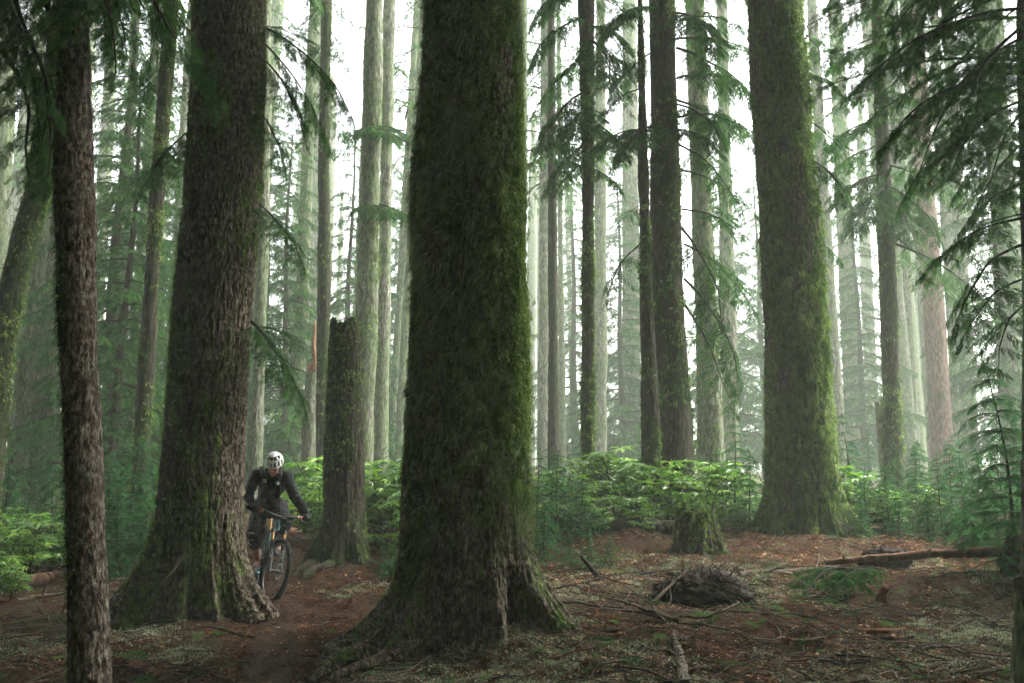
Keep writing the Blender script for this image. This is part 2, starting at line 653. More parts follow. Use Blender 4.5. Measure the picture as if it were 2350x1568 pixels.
def tufts(V, dens_mask, n, length, width, seed, hang=0.8, out=0.6, zmax=None, slant=0.0, clump=7, jit=0.35, spread=0.5):
    """little moss blades on a trunk grid; returns an MB"""
    rng = np.random.default_rng(seed)
    N = grid_normals(V)
    nz, nth = V.shape[:2]
    fl = dens_mask.copy()
    if zmax is not None:
        fl = fl * (V[..., 2] < zmax)
    fl = fl * (V[..., 1] < V[..., 1].mean() + 0.25 * (V[..., 1].max() - V[..., 1].min()))   # the far side of the trunk needs fewer
    p = fl.ravel() / fl.sum()
    nc = n // clump
    idx = rng.choice(len(p), nc, p=p)
    idx = np.repeat(idx, clump)
    P = V.reshape(-1, 3)[idx] + rng.normal(0, length * spread, (len(idx), 3))
    Nn = N.reshape(-1, 3)[idx]
    cr = np.repeat(rng.uniform(0, 1, nc), clump)
    ln = length * rng.uniform(0.5, 1.5, len(idx)) * (0.6 + 0.8 * cr)
    d = Nn * out * rng.uniform(0.3, 1.2, len(idx))[:, None] + np.array((slant, 0, -hang)) + rng.normal(0, jit, (len(idx), 3))
    d /= np.linalg.norm(d, axis=1)[:, None]
    sidev = np.cross(d, Nn + rng.normal(0, 0.5, Nn.shape))
    sidev /= np.linalg.norm(sidev, axis=1)[:, None] + 1e-9
    w = width * rng.uniform(0.5, 1.3, len(idx))
    P = P - Nn * 0.003
    A = P - sidev * w[:, None] * 0.5
    B = P + sidev * w[:, None] * 0.5
    C = P + d * ln[:, None]
    VV = np.stack([A, B, C], 1).reshape(-1, 3)
    F = np.arange(len(VV)).reshape(-1, 3)
    pt = fbm(P * np.array((2.2, 2.2, 1.1)) + seed, seed + 4, 3)
    rn = np.clip(cr ** 1.4 * 0.8 + 0.10 + 0.36 * pt + rng.uniform(-0.2, 0.25, len(idx)), 0, 1)
    mb = MB()
    mb.add(VV, F, 0, np.repeat(rn, 3))
    return mb


def surf_root(pts, r0, r1, seed, mat, moss=0.4, n=110, m=26, sink=0.52):
    """a surface root following the ground: pts are (px,py,Y)"""
    Q = interp_path(np.array([at(*p)[:2] for p in pts]), n)
    rng = np.random.default_rng(seed)
    Q = Q + np.stack([vnoise(np.stack([np.linspace(0, 5, n), np.full(n, k), np.zeros(n)], -1), seed) * 0.03 for k in (0.3, 7.7)], -1)
    r = np.linspace(r0, r1, n) * (1 + 0.15 * vnoise(np.stack([np.linspace(0, 8, n), np.zeros(n), np.zeros(n)], -1), seed + 2))
    z = g(Q[:, 0], Q[:, 1]) + r * (1 - 2 * sink) + 0.012
    z[-8:] -= np.linspace(0, r1 * 1.6, 8)
    P = np.stack([Q[:, 0], Q[:, 1], z], -1)
    V, F = tube(P, r, m)
    d = (bark_disp(V, 0.022, 26, 0.5, seed) + 0.012 * vnoise(V * 6, seed + 30)) * np.repeat(r, m) / 0.12
    T, A, B = frames(P)
    C = np.repeat(P, m, 0)
    nn = V - C
    nn /= np.linalg.norm(nn, axis=1)[:, None] + 1e-9
    V = V + nn * d[:, None]
    ms = np.clip(moss + 0.5 * vnoise(V * 5, seed + 9) + 0.3 * nn[:, 2], 0, 1)
    return mesh_np("root", V, [F], [mat], attrs={"moss": ms}, smooth=True)


def moss_field(V, TH, h, base, seed, side=None, low=0.0, hi=0.0, scale=2.2):
    """where moss grows: patches, more on one side, low or high"""
    p = V.reshape(-1, 3)
    m = base + 0.42 * fbm(p * np.array((scale, scale, scale * 0.55)) + seed, seed, 3) + 0.20 * vnoise(p * np.array((14, 14, 5)), seed + 3)
    m = m.reshape(TH.shape)
    if side is not None:
        m = m + side[1] * np.cos(TH - math.radians(side[0]))
    m = m + low * np.exp(-h / 0.5) + hi * smoothstep(1.0, 4.0, h)
    return np.clip(m, 0, 1)


#BEGIN_FOLIAGE
# ------------------------------------------------------------------ hemlock foliage
def frond_proto(lod, seed):
    rng = np.random.default_rng(seed)
    mb = MB()
    if lod == 0:
        ns, lw = 20, 0.030
    elif lod == 1:
        ns, lw = 15, 0.062
    else:
        ns, lw = 6, 0.15
    # unit length along +x, flat in xy, sagging a little in z
    def zc(x):
        return -0.22 * x * x
    for k in range(ns):
        t = (k + 0.6) / ns
        for sd in (-1, 1):
            tt = t + (0.25 / ns if sd > 0 else 0)
            L = 0.40 * (1 - tt) ** 0.75 * min(1, 0.45 + tt * 3) * rng.uniform(0.65, 1.15) + 0.05
            a = sd * rng.uniform(0.75, 1.1)
            d = np.array((math.cos(a), math.sin(a), -0.18 + rng.uniform(-0.12, 0.08)))
            b = np.array((tt, 0, zc(tt)))
            if lod == 0:
                nl = max(2, int(L / 0.055))
                pr = np.array((-d[1], d[0], 0))
                for q in range(nl):
                    s0 = (q + 0.3) / nl * L
                    for s2 in (-1, 1):
                        base = b + d * s0
                        tip = base + (d * 0.45 + pr * s2 * 0.9) * 0.052 * rng.uniform(0.8, 1.3) + np.array((0, 0, rng.uniform(-0.02, 0.012)))
                        w = d * lw * 0.62
                        mb.add([base - w * 0.6, base + w, tip], [(0, 1, 2)], 0, rng.uniform(-0.15, 0.15) + 0.25 * tt)
                tip = b + d * (L + 0.03)
                mb.add([b + d * L * 0.55 - pr * 0.012, b + d * L * 0.55 + pr * 0.012, tip], [(0, 1, 2)], 0, 0.2)
            else:
                pr = np.array((-d[1], d[0], rng.uniform(-0.3, 0.3)))
                e = b + d * L
                m_ = b + d * L * 0.5
                mb.add([b, m_ - pr * lw * 0.6, e + np.array((0, 0, -0.03)), m_ + pr * lw * 0.6], [(0, 1, 2, 3)], 0, rng.uniform(-0.18, 0.18) + 0.22 * tt)
    mb.add([(0, -0.006, 0), (0, 0.006, 0), (1.0, 0, zc(1))], [(0, 1, 2)], 0, 0.1)
    V, fs, ms, A = mb.arrays()
    return V, fs, A


FROND = {l: [frond_proto(l, 100 + 10 * l + k) for k in range(4)] for l in (0, 1, 2)}


def add_fronds(mb, lod, pos, dirs, scale, rng, mat=1, tilt=0.35, base=0.4, var=0.35):
    pos, dirs, scale = np.asarray(pos), np.asarray(dirs), np.asarray(scale)
    dirs = dirs / np.linalg.norm(dirs, axis=1)[:, None]
    up = np.array((0, 0, 1.0)) + rng.normal(0, tilt, dirs.shape)
    ey = np.cross(up, dirs)
    ey /= np.linalg.norm(ey, axis=1)[:, None] + 1e-9
    ez = np.cross(dirs, ey)
    which = rng.integers(0, 4, len(pos))
    for k in range(4):
        s = np.where(which == k)[0]
        if not len(s):
            continue
        V, fs, A = FROND[lod][k]
        RM = np.stack([dirs[s], ey[s], ez[s]], -1)           # columns
        VV = pos[s][:, None, :] + scale[s][:, None, None] * np.einsum('nij,vj->nvi', RM, V)
        rn = np.clip(base + rng.uniform(-var, var, len(s))[:, None] + A[None, :], 0, 1)
        for f in fs:
            FF = (f[None] + (np.arange(len(s)) * len(V))[:, None, None]).reshape(-1, f.shape[1])
            # one vertex block per face size would double the vertices: add all faces of this block together
        off = mb.n
        mb.V.append(VV.reshape(-1, 3))
        mb.A.append(rn.ravel())
        for f in fs:
            FF = (f[None] + (np.arange(len(s)) * len(V))[:, None, None]).reshape(-1, f.shape[1])
            mb.F[f.shape[1]].append(FF + off)
            mb.M[f.shape[1]].append(np.full(len(FF), mat))
        mb.n += len(s) * len(V)


def branch_arrays(L, lod, seed, sag=0.35, rise=0.15, hang=0.5, leafy=1.0, bare=0.12, fs=0.24, thick=1.0, sp2=0.13, sp3=0.085, spread=0.42):
    """one hemlock bough along +x from the origin; leaves slot 1, wood slot 0"""
    rng = np.random.default_rng(seed)
    mb = MB()
    n = 18
    t = np.linspace(0, 1, n)
    wig = np.stack([vnoise(np.stack([t * 3.1, np.full(n, c), np.zeros(n)], -1), seed) for c in (0.2, 5.5)], -1) * 0.045 * L
    P = np.stack([L * t * (1 - 0.04 * t), wig[:, 0] * t, L * (rise * t - sag * t * t) + wig[:, 1] * t], -1)
    r = thick * (0.011 * L + 0.004) * (1 - t) ** 0.8 + 0.0025
    V, F = tube(P, r, 6)
    mb.add(V, F, 0)
    pos, dirs, sc = [], [], []
    ns = max(4, int(L / sp2))
    for k in range(ns + 1):
        tk = bare + (1 - bare) * (k + rng.uniform(-0.3, 0.3)) / ns
        if tk > 0.99:
            tk = 0.99
        if rng.random() > leafy:
            continue
        p0 = np.array([np.interp(tk, t, P[:, c]) for c in range(3)])
        j = min(n - 2, int(tk * (n - 1)))
        tan = P[j + 1] - P[j]
        tan /= np.linalg.norm(tan)
        sd = 1 if k % 2 else -1
        a = sd * rng.uniform(0.7, 1.15)
        d = np.array((tan[0] * math.cos(a) - tan[1] * math.sin(a), tan[0] * math.sin(a) + tan[1] * math.cos(a), tan[2] * 0.5 + rng.uniform(-0.25, 0.12)))
        l2 = (L * spread * (1 - tk) ** 0.8 * min(1, 0.35 + tk * 2) + 0.14) * rng.uniform(0.6, 1.15)
        m = 7
        u = np.linspace(0, 1, m)
        P2 = p0 + d[None] * (l2 * u)[:, None]
        P2[:, 2] -= (hang * 0.65 * l2) * u ** 2
        V, F = tube(P2, (0.0045 * thick * min(1, l2) + 0.0012) * (1 - 0.8 * u), 3)
        mb.add(V, F, 0)
        n3 = max(2, int(l2 / sp3))
        for q in range(n3 + 1):
            uq = 0.12 + 0.88 * q / n3
            pq = np.array([np.interp(uq, u, P2[:, c]) for c in range(3)])
            jq = min(m - 2, int(uq * (m - 1)))
            tq = P2[jq + 1] - P2[jq]
            tq /= np.linalg.norm(tq)
            s2 = 1 if q % 2 else -1
            b = s2 * rng.uniform(0.45, 0.95) if q < n3 else rng.uniform(-0.2, 0.2)
            dd = np.array((tq[0] * math.cos(b) - tq[1] * math.sin(b), tq[0] * math.sin(b) + tq[1] * math.cos(b), tq[2] * 0.6 - hang * rng.uniform(0.3, 1.0)))
            pos.append(pq)
            dirs.append(dd)
            sc.append(fs * rng.uniform(0.65, 1.2) * (1 - 0.35 * uq))
    # tip
    pos.append(P[-2]); dirs.append(P[-1] - P[-2]); sc.append(fs)
    if pos:
        add_fronds(mb, lod, pos, dirs, sc, rng)
    return mb, P[-1].copy()


BR = {}


def branch_proto(key, L, lod, seeds, **kw):
    BR[key] = []
    for s in seeds:
        mb, tip = branch_arrays(L, lod, s, **kw)
        me = mb.mesh("branch", [M['twig'], M['needles']])
        BR[key].append((me, tip, L, mb))


branch_proto('near', 1.5, 0, (1, 2, 3, 4), hang=0.95, sag=0.42, rise=0.12, fs=0.125, sp2=0.095, sp3=0.052)
branch_proto('mid', 2.0, 1, (11, 12, 13, 14, 15), hang=0.45, sag=0.34, rise=0.12, fs=0.24, sp2=0.085, sp3=0.065, spread=0.46)
branch_proto('under', 2.0, 1, (16, 17, 18), hang=0.5, sag=0.38, rise=0.12, fs=0.27, sp2=0.12, sp3=0.085, spread=0.48)
branch_proto('sparse', 2.2, 1, (21, 22, 23), hang=0.5, sag=0.32, rise=0.12, fs=0.20, leafy=0.75, bare=0.22, sp2=0.12, sp3=0.07, thick=0.75)
branch_proto('bough', 2.4, 0, (31, 32, 33, 34), hang=0.42, sag=0.30, rise=0.14, fs=0.17, sp2=0.08, sp3=0.058, bare=0.10, spread=0.48, thick=0.6)
branch_proto('far', 2.2, 2, (41, 42, 43), hang=0.6, sag=0.40, rise=0.10, fs=0.36, sp2=0.24, sp3=0.16)


def align(tip, A, B, roll=0.0):
    """matrix taking the chord origin->tip of a prototype to A->B, keeping up upright"""
    tip = Vector(tip); A = Vector(A); B = Vector(B)
    ch = B - A
    s = ch.length / tip.length
    def fr(v):
        x = v.normalized()
        y = Vector((0, 0, 1)).cross(x)
        if y.length < 1e-4:
            y = Vector((0, 1, 0))
        y.normalize()
        z = x.cross(y)
        return Matrix((x, y, z)).transposed()
    Rm = fr(ch) @ Matrix.Rotation(roll, 3, 'X') @ fr(tip).transposed()
    return Matrix.Translation(A) @ Rm.to_4x4() @ Matrix.Scale(s, 4)


def put_branch(parent, key, A, B, rng, roll=0.15, name="branch"):
    me, tip, L, _ = BR[key][rng.integers(0, len(BR[key]))]
    o = bpy.data.objects.new(name, me)
    COL.objects.link(o)
    o.parent = parent
    o.matrix_local = align(tip, A, B, rng.uniform(-roll, roll))
    return o


def crown_mb(key, z0, z1, r0, r1, n, seed, down=0.25, gap=0.0):
    """crown of boughs round a vertical axis from z0 up to z1"""
    rng = np.random.default_rng(seed)
    mb = MB()
    for k in range(n):
        u = (k + rng.uniform(0, 1)) / n
        z = z0 + (z1 - z0) * u
        L = (r0 + (r1 - r0) * u ** 0.85) * rng.uniform(0.65, 1.15)
        a = k * 2.39996 + rng.uniform(-0.5, 0.5)
        _, tip, L0, pm = BR[key][rng.integers(0, len(BR[key]))]
        A = np.array((0, 0, z))
        B = np.array((math.cos(a) * L, math.sin(a) * L, z - down * L * rng.uniform(0.4, 1.4)))
        Mx = np.array(align(tip, A, B, rng.uniform(-0.2, 0.2)))
        V, fs, ms, Aa = pm.arrays()
        VV = V @ Mx[:3, :3].T + Mx[:3, 3]
        off = mb.n
        mb.V.append(VV)
        mb.A.append(np.clip(Aa + rng.uniform(-0.15, 0.15), 0, 1))
        for f, m_ in zip(fs, ms):
            mb.F[f.shape[1]].append(f + off)
            mb.M[f.shape[1]].append(m_)
        mb.n += len(V)
    return mb
#END_FOLIAGE

# ------------------------------------------------------------------ trees
RB = np.random.default_rng(5)


def make_tree(name, label, pts, Y, ztop, cat="tree", group=None, bark='bark_far', nth=44, dz=0.10, zview=None, amp=0.012, f=11, moss=(0.45, None, 0.15, 0.0),
              seed=1, flares=(), gen_flare=0.25, lump=0.02, tuft=None, stretch=0.3, smscale=2.2, below=0.4):
    zview = ztop if zview is None else zview
    V, TH, h, zb = trunk_grid(pts, Y, ztop, nth, dz, zview, amp, f, stretch, seed, flares, lump, gen_flare=gen_flare, below=below)
    base = np.array((profile(pts, Y)[0, 1], Y, zb))
    t = empty(name, label, cat, group, base)
    Vl = V - base
    ms = moss_field(Vl, TH, h, moss[0], seed, moss[1], moss[2], moss[3], smscale)
    obj("trunk", trunk_mesh(Vl, ms, M[bark]), t)
    if tuft:
        for (nm, mat, n, ln, wd, kw) in tuft:
            kw = dict(kw)
            fld = kw.pop('field', None)
            mk = np.clip(ms - 0.25, 0, 1) ** 1.5 if fld is None else fld(Vl, TH, h, ms)
            mb = tufts(Vl, mk, n, ln, wd, seed + 77, zmax=zview - zb, **kw)
            o = obj(nm, mb.mesh(nm, [M[mat]]), t)
            o["kind"] = "stuff"
    return t, V, TH, h, base


def children_branches(t, base, key, lst, seed, roll=0.2):
    rng = np.random.default_rng(seed)
    for (x0, y0, Y0, x1, y1, Y1) in lst:
        put_branch(t, key, at(x0, y0, Y0) - base, at(x1, y1, Y1) - base, rng, roll)


# --- the big trunk in the middle
def lich_c(V, TH, h, ms):
    n = fbm(V.reshape(-1, 3) * np.array((2.4, 2.4, 1.0)), 71, 3).reshape(TH.shape)
    return np.clip(0.30 + n + 0.45 * np.cos(TH - math.radians(-50)), 0, 1) ** 2 * smoothstep(0.5, 1.4, h)


CENTER_PTS = [(-260, 975, 1186), (0, 970, 1192), (250, 962, 1198), (450, 955, 1201), (650, 946, 1203), (784, 942, 1203), (984, 936, 1208), (1134, 930, 1213), (1234, 926, 1218), (1400, 922, 1224)]
tC, VC, THC, hC, bC = make_tree(
    "mossy_tree", "huge moss covered trunk in the centre with a dark hollow at its foot", CENTER_PTS, 7.7, 11, bark='bark_big', nth=420, dz=0.012, zview=7.0,
    amp=0.030, f=32, moss=(0.74, (180, 0.0), -0.70, 0.06), seed=3, gen_flare=0.03, lump=0.03,
    flares=((206, 0.27, 0.66, 0.95, 3.2), (232, 0.20, 0.30, 0.8, 2.0), (262, 0.25, 0.14, 0.7, 1.6), (292, 0.17, 0.26, 1.0, 1.8), (332, 0.30, 0.46, 1.05, 2.5), (355, 0.3, 0.3, 0.9, 2.0), (314, 0.24, -0.58, 0.62, 0.4), (90, 0.6, 0.3, 0.8, 2), (150, 0.4, 0.3, 0.8, 2)),
    tuft=[("moss", 'moss', 190000, 0.024, 0.009, {'clump': 10}), ("moss_clumps", 'moss', 36000, 0.055, 0.010, {'clump': 40, 'spread': 0.45, 'jit': 0.2, 'slant': -0.3, 'hang': 1.0, 'out': 0.5}), ("lichen_strands", 'moss_pale', 70000, 0.046, 0.0060, {'field': lich_c, 'slant': -0.45, 'hang': 1.0, 'out': 0.22, 'clump': 26, 'jit': 0.15, 'spread': 0.8})])
for i, (pts, ra, rb) in enumerate((
        ([(930, 1440, 7.45), (860, 1490, 7.15), (790, 1530, 6.85), (715, 1556, 6.6)], 0.15, 0.035),
        ([(960, 1475, 7.15), (900, 1515, 6.85), (830, 1545, 6.65), (760, 1575, 6.45)], 0.11, 0.03),
        ([(905, 1420, 7.7), (835, 1475, 7.3), (770, 1510, 7.0), (725, 1528, 6.85)], 0.10, 0.03),
        ([(1225, 1395, 8.0), (1262, 1362, 8.3), (1300, 1345, 8.5)], 0.10, 0.03))):
    me = surf_root(pts, ra, rb, 50 + i, M['bark_big'], 0.12)
    o = obj("root", me, tC)
    o.location = -Vector(bC)

# --- the big trunk left with the rider behind its foot
LEFT_PTS = [(-300, 466, 606), (0, 450, 604), (250, 437, 598), (500, 425, 590), (784, 403, 566), (984, 384, 556), (1134, 370, 556), (1234, 362, 557), (1390, 360, 558)]
tL, VL, THL, hL, bL = make_tree(
    "brown_barked_tree", "thick brown barked trunk with flared roots hiding half the cyclist", LEFT_PTS, 9.4, 13, bark='bark_big', nth=320, dz=0.016, zview=8.3,
    amp=0.034, f=30, moss=(0.34, (190, 0.16), 0.0, 0.06), seed=8, gen_flare=0.03, lump=0.03,
    flares=((203, 0.36, 0.52, 1.15, 2.0), (233, 0.28, 0.30, 0.9, 1.8), (262, 0.25, 0.12, 0.7, 1.6), (300, 0.22, 0.22, 0.8, 1.7), (338, 0.36, 0.50, 1.0, 2.0), (20, 0.4, 0.2, 0.8, 2), (90, 0.6, 0.3, 0.8, 2), (150, 0.4, 0.3, 0.8, 2)),
    tuft=[("moss", 'moss', 70000, 0.026, 0.010, {'clump': 10})])
for i, (pts, ra, rb) in enumerate((
        ([(335, 1375, 9.3), (300, 1410, 9.1), (268, 1440, 8.8)], 0.11, 0.03),
        ([(560, 1365, 9.4), (600, 1388, 9.2), (632, 1404, 9.05)], 0.12, 0.04),
        ([(380, 1400, 9.1), (345, 1425, 8.9), (325, 1450, 8.6)], 0.08, 0.025))):
    o = obj("root", surf_root(pts, ra, rb, 60 + i, M['bark_big'], 0.5), tL)
    o.location = -Vector(bL)
children_branches(tL, bL, 'bough', [(436, 300, 9.4, 320, 455, 9.0), (430, 330, 9.4, 345, 430, 9.9)], 3)
children_branches(tL, bL, 'bough', [(600, 60, 9.5, 815, 285, 9.3), (602, 95, 9.5, 760, 350, 9.8), (600, 130, 9.6, 700, 330, 9.3), (606, 60, 9.6, 720, 120, 10.4), (592, 250, 9.4, 650, 420, 9.2)], 4)
children_branches(tL, bL, 'bough', [(586, 462, 9.5, 700, 630, 9.4), (575, 735, 9.5, 705, 960, 9.4), (585, 480, 9.5, 660, 560, 10.2), (572, 745, 9.6, 690, 800, 10.3), (575, 740, 9.4, 660, 900, 9.0)], 5)

# --- the big trunk right
RIGHT_PTS = [(-300, 1706, 1822), (0, 1717, 1837), (250, 1731, 1855), (500, 1745, 1876), (750, 1756, 1893), (934, 1757, 1904), (1034, 1758, 1911), (1134, 1760, 1920), (1250, 1762, 1925)]
tR, VR, THR, hR, bR = make_tree(
    "leaning_mossy_tree", "thick mossy trunk standing on the rise behind the tree stump", RIGHT_PTS, 13.4, 16, bark='bark_big', nth=240, dz=0.022, zview=11.5,
    amp=0.032, f=24, moss=(0.72, (0, 0.08), 0.0, 0.06), seed=15, gen_flare=0.03, lump=0.03,
    flares=((196, 0.35, 0.28, 0.8, 1.8), (262, 0.22, 0.12, 0.7, 1.6), (300, 0.25, 0.2, 0.7, 1.8), (338, 0.36, 0.42, 1.0, 2.0), (225, 0.2, 0.2, 0.8, 2), (60, 0.6, 0.3, 0.8, 2), (150, 0.4, 0.3, 0.8, 2)),
    tuft=[("moss", 'moss', 90000, 0.036, 0.013, {'clump': 10}), ("moss_clumps", 'moss', 22000, 0.065, 0.013, {'clump': 36, 'spread': 0.45, 'jit': 0.2, 'slant': 0.25, 'hang': 1.0, 'out': 0.5})])
for i, (pts, ra, rb) in enumerate((
        ([(1930, 1205, 13.2), (1965, 1238, 12.8), (1995, 1252, 12.5)], 0.12, 0.03),
        ([(1770, 1190, 13.3), (1735, 1205, 13.2), (1700, 1215, 13.2)], 0.10, 0.03))):
    o = obj("root", surf_root(pts, ra, rb, 70 + i, M['bark_big'], 0.6), tR)
    o.location = -Vector(bR)
children_branches(tR, bR, 'mid', [(1845, 170, 13.4, 1930, 215, 12.9), (1862, 280, 13.4, 1955, 390, 13.6), (1868, 370, 13.4, 1950, 470, 13.0), (1886, 560, 13.4, 1935, 610, 13.4), (1850, 80, 13.4, 1905, 160, 14)], 6)

# --- slim pale-barked trunk close to the camera
THIN_PTS = [(-200, 146, 200), (0, 142, 200), (250, 132, 205), (400, 127, 208), (500, 130, 216), (600, 136, 215), (700, 135, 220), (800, 140, 221), (900, 146, 228), (1000, 148, 231), (1100, 152, 238), (1200, 155, 240), (1300, 158, 245), (1568, 163, 256), (1750, 160, 262)]
tT, VT, THT, hT, bT = make_tree(
    "slim_tree", "slim pale barked trunk with a dark mossy left side close to the camera", THIN_PTS, 4.8, 8, bark='bark_thin', nth=140, dz=0.0085, zview=4.6,
    amp=0.011, f=30, stretch=0.4, moss=(0.15, (185, 0.42), 0.0, 0.12), seed=21, gen_flare=0.0, lump=0.012,
    tuft=[("moss", 'moss', 9000, 0.022, 0.008, {'field': lambda V, TH, h, ms: np.clip(ms - 0.4, 0, 1)})])

# --- broken snag beside the rider
SNAG_PTS = [(738, 762, 822), (800, 757, 826), (900, 754, 828), (1000, 751, 830), (1134, 745, 832), (1200, 741, 836), (1280, 738, 838)]


def make_snag():
    Y = 12.3
    V, TH, h, zb = trunk_grid(SNAG_PTS, Y, at(790, 742, Y)[2], 150, 0.02, 20, 0.022, 15, 0.25, 31,
                              ((205, 0.35, 0.30, 0.7, 1.8), (262, 0.3, 0.18, 0.6, 1.6), (250, 0.14, -0.18, 0.9, 0.7), (320, 0.3, 0.2, 0.6, 1.8), (90, 0.6, 0.2, 0.6, 2)), 0.04)
    base = np.array((at(788, 1280, Y)[0], Y, zb))
    n = V.shape[0]
    jag = 0.09 * vnoise(np.stack([np.cos(TH[0]) * 1.6, np.sin(TH[0]) * 1.6, 0 * TH[0]], -1), 3) + 0.025 * vnoise(np.stack([np.cos(TH[0]) * 6, np.sin(TH[0]) * 6, 0 * TH[0]], -1), 4)
    k = smoothstep(0.9, 1.0, np.linspace(0, 1, n))[:, None]
    V[..., 2] += k * jag[None, :]
    Vl = V - base
    t = empty("broken_snag", "broken off dead trunk standing beside the cyclist with a jagged top", "snag", None, base)
    ms = moss_field(Vl, TH, h, 0.48, 31, (180, 0.10), 0.25, 0.0)
    # jagged rotten core instead of a flat lid
    top = V.shape[0] - 1
    Vf = Vl.reshape(-1, 3)
    nth = V.shape[1]
    rings = [Vl[top]]
    c = Vl[top].mean(0)
    for q, dzz in ((0.75, -0.05), (0.45, -0.16), (0.1, -0.22)):
        rg = c + (Vl[top] - c) * q
        rg[:, 2] += dzz + 0.05 * vnoise(rg * 14, 9)
        rings.append(rg)
    C = np.stack(rings)
    obj("trunk", mesh_np("trunk", Vf, [grid_faces(n, nth)], [M['bark_dark']], attrs={"moss": ms.ravel()}, smooth=True), t)
    Cf = C.reshape(-1, 3)
    obj("rotten_core", mesh_np("rotten_core", Cf, [grid_faces(len(rings), nth)[:, ::-1]], [M['rotten']], smooth=True), t)
    mb = tufts(Vl, np.clip(ms - 0.2, 0, 1), 14000, 0.03, 0.012, 5, clump=9)
    o = obj("moss", mb.mesh("moss", [M['moss']]), t)
    o["kind"] = "stuff"
    for i, (pts, ra, rb) in enumerate((
            ([(745, 1262, 12.2), (705, 1300, 11.8), (672, 1330, 11.4)], 0.11, 0.03),
            ([(770, 1285, 12.0), (725, 1318, 11.5), (690, 1335, 11.1)], 0.09, 0.025),
            ([(820, 1268, 12.2), (850, 1278, 12.0), (875, 1283, 11.9)], 0.08, 0.025))):
        oo = obj("root", surf_root(pts, ra * 0.75, rb, 80 + i, M['bark_dark'], 0.3), t)
        oo.location = -Vector(base)


make_snag()

